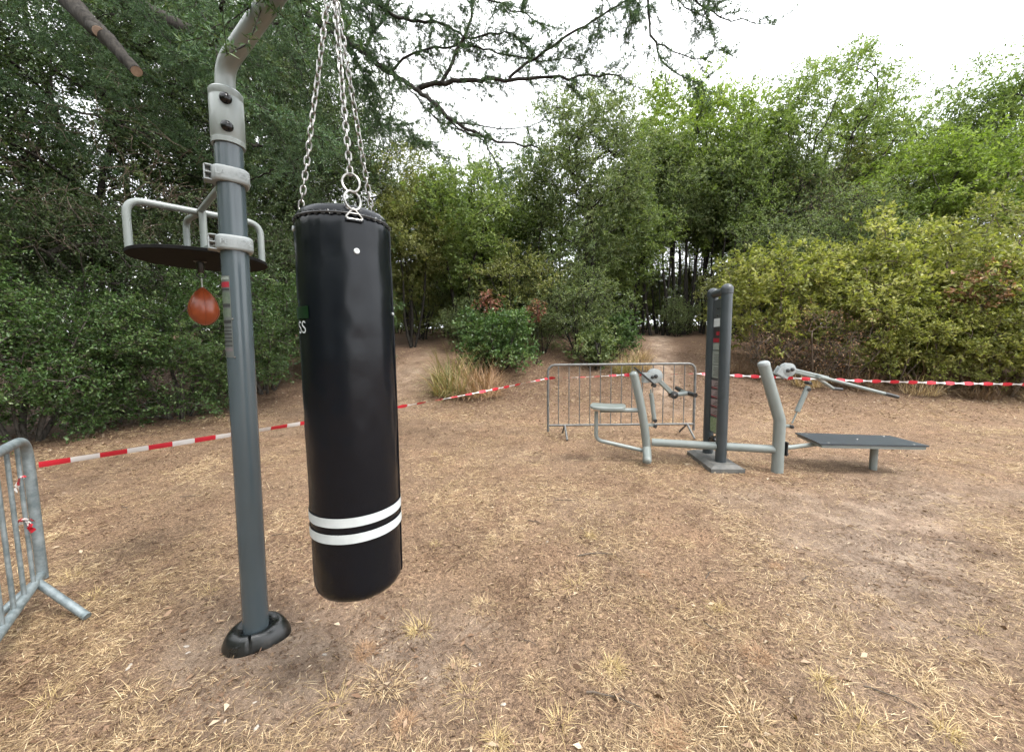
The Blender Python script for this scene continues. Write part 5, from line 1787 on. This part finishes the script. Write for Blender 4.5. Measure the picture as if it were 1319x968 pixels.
link('dead_twigs', np_mesh('dead_twigs', dv_ - co_, [df_], [M['bark_pale']], smooth=True), cedar)['kind'] = 'stuff'
cbo = cb.build('sawn_limb', M['bark_dark'], cedar, sharp=60)
for q, d, r_ in ((c2_, (c2_ - c1_).normalized(), 0.058), (cs1, (cs1 - cs0).normalized(), 0.058)):
    MB().lathe(q + d * 0.0015, d, [(0, r_), (0.003, r_ * 0.97), (0.004, r_ * 0.5), (0.004, 0.002)], 20).build('sawn_end', M['sawn'], cbo)

# ------------------------------------------------------------------ dry grass, tufts, litter, sticks
rg = np.random.default_rng(5)


def fan(n, ymin, ymax, p):
    """points over the ground, thinner with distance from where people stand"""
    u_ = rg.random(n)
    y = (ymin ** (1 - p) + u_ * (ymax ** (1 - p) - ymin ** (1 - p))) ** (1 / (1 - p))
    x = rg.uniform(-1.55, 1.55, n) * (y + 0.3)
    return x, y


def blades(n, x, y, L, Wd, tilt, mat, name, lift=0.0):
    m = len(x)
    z = gh(x, y) + lift
    az = rg.uniform(0, 2 * np.pi, m)
    el_ = np.abs(rg.normal(0, tilt, m))
    ax = np.stack([np.cos(az) * np.cos(el_), np.sin(az) * np.cos(el_), np.sin(el_)], -1)
    return np.stack([x, y, z + 0.002], -1), ax


x, y = fan(620000, 0.75, 13.5, 1.1)
sst = lambda q, a0, a1: np.clip((q - a0) / (a1 - a0), 0, 1) ** 2 * (3 - 2 * np.clip((q - a0) / (a1 - a0), 0, 1))
dens = (0.16 + 0.84 * sst(fbm(x * 0.9, y * 0.9, 31), 0.36, 0.62)) * (0.22 + 0.78 * sst(fbm(x * 4.5, y * 4.5, 33, 3), 0.36, 0.60)) * (1 - 0.9 * bare(x, y)) * np.clip(0.55 + 0.16 * y, 0.7, 1)
hedge_side = (x + 7.0) * 0.87 - (y - 5.0) * 0.49        # > 0 on the open side of the hedge
dens *= np.clip((hedge_side + 1.2) / 0.8, 0.05, 1)
k = rg.random(len(x)) < dens
x, y = x[k], y[k]
pos, ax = blades(len(x), x, y, 0, 0, 0.26, None, None)
sc_ = (0.6 + 0.16 * y)
v, f = leaf_geo(rg, pos, ax, 0.050 * np.clip(sc_, 0.8, 1.9) * rg.uniform(0.5, 1.6, len(x)), 0.0018 * np.clip(sc_ * 1.2, 0.85, 4.2), 1.0, 0.1)
tone = np.repeat(np.clip(0.2 + 0.65 * fbm(x * 1.6, y * 1.6, 41) + rg.normal(0, 0.26, len(x)), 0, 1), 4)
tag(link('dry_grass', np_mesh('dry_grass', v, [f], [M['straw']], tone)), 'short matted straw coloured grass over the dry earth', 'grass', kind='stuff')

# fallen leaves
x, y = fan(5200, 0.9, 9, 1.2)
k = rg.random(len(x)) < 0.14
x, y = x[k], y[k]
xb = np.concatenate([rg.uniform(-2.2, 15, 26000), rg.uniform(-8, -2, 5200)])
yb = np.concatenate([rg.uniform(6.8, 12.5, 26000), rg.uniform(3.5, 12, 5200)])
hs_ = (xb + 7.0) * 0.87 - (yb - 5.0) * 0.49
k = ((xb > -2.2) & (rg.random(len(xb)) < np.clip((yb - 6.6) / 2.0, 0, 1) * np.clip((xb + 2.4) / 1.8, 0, 1) * (1 - 0.8 * bare(xb, yb)))) | ((xb <= -2) & (hs_ < 0.5) & (hs_ > -1.8))
x, y = np.concatenate([x, xb[k]]), np.concatenate([y, yb[k]])
pos, ax = blades(len(x), x, y, 0, 0, 0.25, None, None, 0.004)
v, f = leaf_geo(rg, pos, ax, 0.040, 0.019, 0.9, 0.30)
tone = np.repeat(np.clip(rg.normal(0.5, 0.25, len(x)), 0, 1), 4)
xc, yc = fan(100000, 0.8, 10, 1.05)
k = rg.random(len(xc)) < 0.15 + 0.5 * sst(fbm(xc * 2.2, yc * 2.2, 61), 0.45, 0.62)
xc, yc = xc[k], yc[k]
pos, ax = blades(len(xc), xc, yc, 0, 0, 0.2, None, None, 0.003)
cs_ = np.clip(0.75 + 0.16 * yc, 0.8, 2.2)
v2, f2 = leaf_geo(rg, pos, ax, 0.017 * cs_ * rg.uniform(0.5, 2.2, len(xc)), 0.0055 * cs_, 0.9, 0.25)
tone = np.concatenate([tone, np.repeat(np.clip(rg.choice([0.0, 0.05, 0.25, 1.0], len(xc), p=[0.54, 0.31, 0.12, 0.03]), 0, 1), 4)])
f = np.concatenate([f, f2 + len(v)])
v = np.concatenate([v, v2])
tag(link('leaf_litter', np_mesh('leaf_litter', v, [f], [M['litter']], tone)), 'scattered curled brown leaves on the earth and bank', 'leaves', kind='stuff')


def ribbon_clump(n, h, rad, w, curl, up_, rng):
    """a clump of bent grass blades rooted together"""
    az = rng.uniform(0, 2 * np.pi, n)
    r_ = rad * 0.45 * np.sqrt(rng.random(n))
    ld = rng.uniform(0, 6.28)
    a2 = az + rng.normal(0, 0.9, n) + 0.5 * np.sin(ld - az)
    root = np.stack([np.cos(az) * r_, np.sin(az) * r_, np.full(n, -0.008)], -1)
    d = np.stack([np.cos(a2), np.sin(a2), np.zeros(n)], -1)
    L = h * np.clip(rng.gamma(3.0, 0.22, n), 0.15, 1.5)
    el_ = np.clip(rng.normal(up_, 0.42, n), 0.05, 1.5)
    s = np.stack([-np.sin(a2), np.cos(a2), np.zeros(n)], -1)
    K = 4
    vv = []
    p = root.copy()
    rows = [p]
    for j in range(K):
        e2 = el_ - curl * (j / K) * rng.uniform(0.5, 1.3, n)
        p = p + (d * np.cos(e2)[:, None] + np.array([0, 0, 1.0]) * np.sin(e2)[:, None]) * (L / K)[:, None]
        p[:, 2] = np.maximum(p[:, 2], 0.002)
        rows.append(p)
    wd = [1.0, 0.95, 0.75, 0.5, 0.08]
    V = np.empty((n, K + 1, 2, 3))
    for j in range(K + 1):
        V[:, j, 0] = rows[j] - s * w * 0.5 * wd[j]
        V[:, j, 1] = rows[j] + s * w * 0.5 * wd[j]
    base = (np.arange(n) * (K + 1) * 2)[:, None, None]
    jj = np.arange(K)[None, :, None] * 2
    q = np.array([0, 1, 3, 2])[None, None]
    F = (base + jj + q).reshape(-1, 4)
    tone = np.repeat(np.clip(rng.normal(0.5, 0.2, n), 0, 1), (K + 1) * 2)
    return V.reshape(-1, 3), F, tone


def tuft_proto(name, mat, seed, n, h, rad, w, curl, up_):
    v, f, tone = ribbon_clump(n, h, rad, w, curl, up_, np.random.default_rng(seed))
    return np_mesh(name, v, [f], [mat], tone)


tm = [tuft_proto('grass_tuft', M['straw_gold'], 1, 150, 0.10, 0.09, 0.0020, 1.3, 0.85),
      tuft_proto('grass_tuft', M['straw_red'], 2, 330, 0.060, 0.10, 0.0022, 1.2, 0.6),
      tuft_proto('grass_tuft', M['straw'], 3, 190, 0.085, 0.13, 0.0022, 1.2, 0.4),
      tuft_proto('grass_tuft', M['straw_gold'], 4, 55, 0.12, 0.10, 0.0020, 1.3, 0.75)]
lab = ['golden upright tuft of dry grass', 'dense rusty cushion of withered grass', 'loose flattened tuft of straw coloured grass', 'sparse tall golden tuft of dry grass']
tuft_px = [(540, 812, 0, 1.1), (470, 838, 1, 1.1), (601, 898, 3, 1.0), (640, 955, 0, 1.0), (975, 845, 1, 1.15), (860, 945, 1, 1.2), (1222, 945, 0, 1.0), (1085, 795, 2, 1.0),
           (900, 830, 1, 0.9), (790, 860, 0, 0.8), (778, 872, 2, 0.9), (830, 740, 1, 0.8), (620, 780, 2, 1.0), (700, 760, 2, 0.9), (560, 700, 3, 0.7), (1000, 730, 1, 0.7),
           (925, 785, 0, 0.8), (740, 755, 3, 0.9), (500, 880, 2, 1.2), (430, 905, 3, 1.0), (120, 770, 3, 1.0), (90, 745, 3, 1.0), (60, 905, 3, 1.1), (165, 900, 2, 1.0),
           (130, 845, 2, 0.9), (70, 690, 2, 1.0), (880, 700, 2, 0.9), (760, 690, 0, 0.7), (1020, 820, 2, 1.1), (1180, 870, 2, 1.2), (1100, 930, 3, 1.1), (960, 930, 2, 1.2),
           (690, 880, 2, 1.0), (720, 930, 3, 1.0), (590, 860, 2, 1.0), (665, 690, 2, 0.8), (620, 660, 2, 0.8), (250, 690, 2, 0.9), (205, 745, 2, 0.8), (270, 765, 3, 0.7),
           (1130, 770, 2, 0.8), (940, 690, 2, 0.7), (800, 660, 2, 0.7), (870, 770, 2, 1.0), (520, 930, 1, 1.0), (1290, 880, 2, 1.0), (1260, 810, 3, 0.9), (1060, 880, 0, 0.9),
           (180, 950, 2, 1.0), (30, 830, 2, 0.9), (585, 620, 2, 0.8), (560, 585, 3, 0.8), (690, 600, 2, 0.7), (1230, 640, 2, 0.7)]
for i, (px, py, kx_, s) in enumerate(tuft_px):
    g = G(px, py, 0)
    o = link('grass_tuft', tm[kx_], None, (g.x, g.y, ghf(g.x, g.y)))
    s *= 0.75 + 0.35 * rg.random()
    o.scale = (s, s, s * rg.uniform(0.8, 1.1))
    o.rotation_euler = (0, 0, rg.uniform(0, 6.28))
    tag(o, lab[kx_] + ' on the bare ground', 'grass tuft', 'dry grass tufts')

# half dry grass clumps on the bank
cm1 = tuft_proto('grass_clump', M['blade'], 11, 420, 0.85, 0.75, 0.012, 1.2, 0.95)
cm2 = tuft_proto('grass_clump', M['brush'], 12, 420, 0.62, 0.8, 0.010, 1.2, 0.9)
cm4 = tuft_proto('grass_clump', M['straw_red'], 14, 420, 0.62, 0.8, 0.010, 1.2, 0.9)
cm3 = tuft_proto('grass_clump', M['straw'], 13, 380, 0.55, 0.7, 0.010, 1.1, 0.9)
for m_, x_, y_, s, lb in ((cm1, -1.45, 9.0, 1.25, 'half green clump of long grass in front of the bank next to the punching bag'),
                          (cm4, -0.75, 8.95, 1.4, 'withered brown grass clump in front of the round green shrub'),
                          (cm1, -1.6, 9.9, 1.1, 'half green grass clump behind the first, at the worn track'),
                          (cm4, -0.75, 9.7, 1.35, 'withered brown grass clump leaning into the round green shrub'),
                          (cm3, 3.5, 10.7, 1.15, 'straw coloured grass clump spilling down beside the worn path'),
                          (cm1, 3.05, 10.4, 0.8, 'half green grass clump under the small leafy shrub'),
                          (cm3, 3.9, 11.6, 0.9, 'straw coloured grass clump at the brow beside the worn path'),
                          (cm2, 6.0, 10.3, 0.9, 'withered grass clump behind the twin tube column'),
                          (cm3, 7.2, 9.3, 0.9, 'straw coloured brush at the foot of the first yellow shrub'),
                          (cm2, 8.3, 9.0, 1.0, 'withered brown brush behind the bench post'),
                          (cm3, 9.3, 8.7, 1.0, 'straw coloured brush at the foot of the wide yellow shrub'),
                          (cm2, 10.3, 8.4, 0.9, 'withered brown brush behind the lever grip'),
                          (cm3, 11.2, 8.0, 0.9, 'straw coloured brush beneath the rusty shrub'),
                          (cm2, 6.50, 9.95, 0.95, 'tangled dead brush along the foot of the bank shrubs'),
                          (cm2, 7.30, 10.05, 1.15, 'tangled dead brush along the foot of the bank shrubs'),
                          (cm2, 8.10, 9.55, 1.35, 'tangled dead brush along the foot of the bank shrubs'),
                          (cm2, 8.90, 9.65, 0.95, 'tangled dead brush along the foot of the bank shrubs'),
                          (cm2, 9.70, 9.15, 1.15, 'tangled dead brush along the foot of the bank shrubs'),
                          (cm2, 10.50, 9.25, 1.35, 'tangled dead brush along the foot of the bank shrubs'),
                          (cm2, 11.30, 8.75, 0.95, 'tangled dead brush along the foot of the bank shrubs'),
                          (cm2, 12.10, 8.85, 1.15, 'tangled dead brush along the foot of the bank shrubs'),
                          (cm2, 12.90, 8.35, 1.35, 'tangled dead brush along the foot of the bank shrubs')):
    o = link('grass_clump', m_, None, (x_, y_, ghf(x_, y_)))
    o.scale = (s, s, s)
    o.rotation_euler = (0, 0, x_ * 7)
    tag(o, lb, 'grass clump', 'dry grass clumps on the bank')

# fallen sticks
def stick_mesh(seed, L, r, bend):
    q = np.random.default_rng(seed)
    mb = MB()
    n = 8
    pts = [Vector((L * (i / n - 0.5), bend * math.sin(i / n * 3.1) + q.normal() * 0.003, r * 0.9 + 0.006 * abs(math.sin(i * 1.7)))) for i in range(n + 1)]
    mb.tube(pts, [r * (1 - 0.6 * i / n) * q.uniform(0.85, 1.15) for i in range(n + 1)], 7)
    mb.tube([pts[4], pts[4] + Vector((L * 0.12, L * 0.10, 0.008))], [r * 0.5, r * 0.25], 5)
    o = mb.build('fallen_stick', M['stick'])
    me = o.data
    bpy.data.objects.remove(o)
    return me


sm_ = [stick_mesh(1, 0.30, 0.006, 0.02), stick_mesh(2, 0.16, 0.004, 0.01), stick_mesh(3, 0.5, 0.011, 0.05)]
for px, py, k_, az, s, lb in ((790, 905, 0, -0.35, 1.0, 'long curved dark twig in the near grass'), (768, 716, 2, 0.05, 0.7, 'thick dark stick lying level in the grass beyond the bag'),
                              (730, 645, 0, -0.1, 1.0, 'thin dark stick in front of the pulling seat'), (920, 815, 1, -1.1, 1.0, 'short dark twig amid the rusty cushions'),
                              (915, 740, 1, 0.7, 1.1, 'short bent twig among pale straw'), (680, 828, 1, -0.5, 0.9, 'stub of dark twig in a hollow'),
                              (690, 672, 1, -0.6, 1.3, 'bent twig near the bands of the punching bag'), (1222, 697, 2, -0.35, 0.45, 'thick short stick on the worn earth below the bench'),
                              (1225, 820, 1, 0.1, 0.8, 'blackened twig on the pale earth'), (160, 655, 1, -0.5, 1.2, 'dark twig on the ground beyond the near crowd barrier'),
                              (245, 640, 0, 0.25, 0.8, 'thin dark stick just beside the pole'), (605, 838, 1, -0.9, 0.9, 'curved dark twig below the bag'),
                              (1040, 745, 1, 0.4, 0.9, 'grey twig among dry leaves'), (1150, 900, 0, -0.7, 0.8, 'grey stick close to the viewer'),
                              (360, 690, 1, 0.1, 1.0, 'dark twig between pole and bag')):
    g = G(px, py, 0)
    o = link('fallen_stick', sm_[k_], None, (g.x, g.y, ghf(g.x, g.y) + 0.003))
    o.rotation_euler = (0, 0, az)
    s *= 0.75
    o.scale = (s, s, s)
    tag(o, lb, 'stick', 'fallen sticks')

# pale stones and chips
def stone_mesh(seed):
    q = np.random.default_rng(seed)
    mb = MB()
    ph = q.uniform(0, 6, 4)
    vv, ff = [], []
    nu, nv = 7, 10
    for i in range(nu + 1):
        for j in range(nv):
            th, fi = math.pi * i / nu, 2 * math.pi * j / nv
            r_ = 1 + 0.22 * math.sin(2 * fi + ph[0]) + 0.15 * math.sin(3 * th + 3 * fi + ph[1])
            vv.append((0.016 * r_ * math.sin(th) * math.cos(fi), 0.011 * r_ * math.sin(th) * math.sin(fi), 0.006 + 0.007 * r_ * math.cos(th)))
    for i in range(nu):
        for j in range(nv):
            l = (j + 1) % nv
            ff.append((i * nv + j, (i + 1) * nv + j, (i + 1) * nv + l, i * nv + l))
    o = mb.add(vv, ff).build('stone', M['stone'], sharp=40)
    me = o.data
    bpy.data.objects.remove(o)
    return me


stm = [stone_mesh(1), stone_mesh(2), stone_mesh(3)]
for px, py in ((705, 697), (750, 680), (418, 845), (320, 863), (242, 840), (168, 858), (165, 862), (240, 833), (328, 905), (330, 938), (618, 855), (648, 908), (905, 868), (1015, 792), (290, 930), (350, 880)):
    g = G(px, py, 0)
    o = link('stone', stm[px % 3], None, (g.x, g.y, ghf(g.x, g.y) - 0.002))
    s = rg.uniform(0.45, 0.9)
    o.scale = (s, s, s)
    o.rotation_euler = (0, 0, rg.uniform(0, 6.28))
    tag(o, 'small pale stone lying on the dry earth', 'stone', 'pale stones')
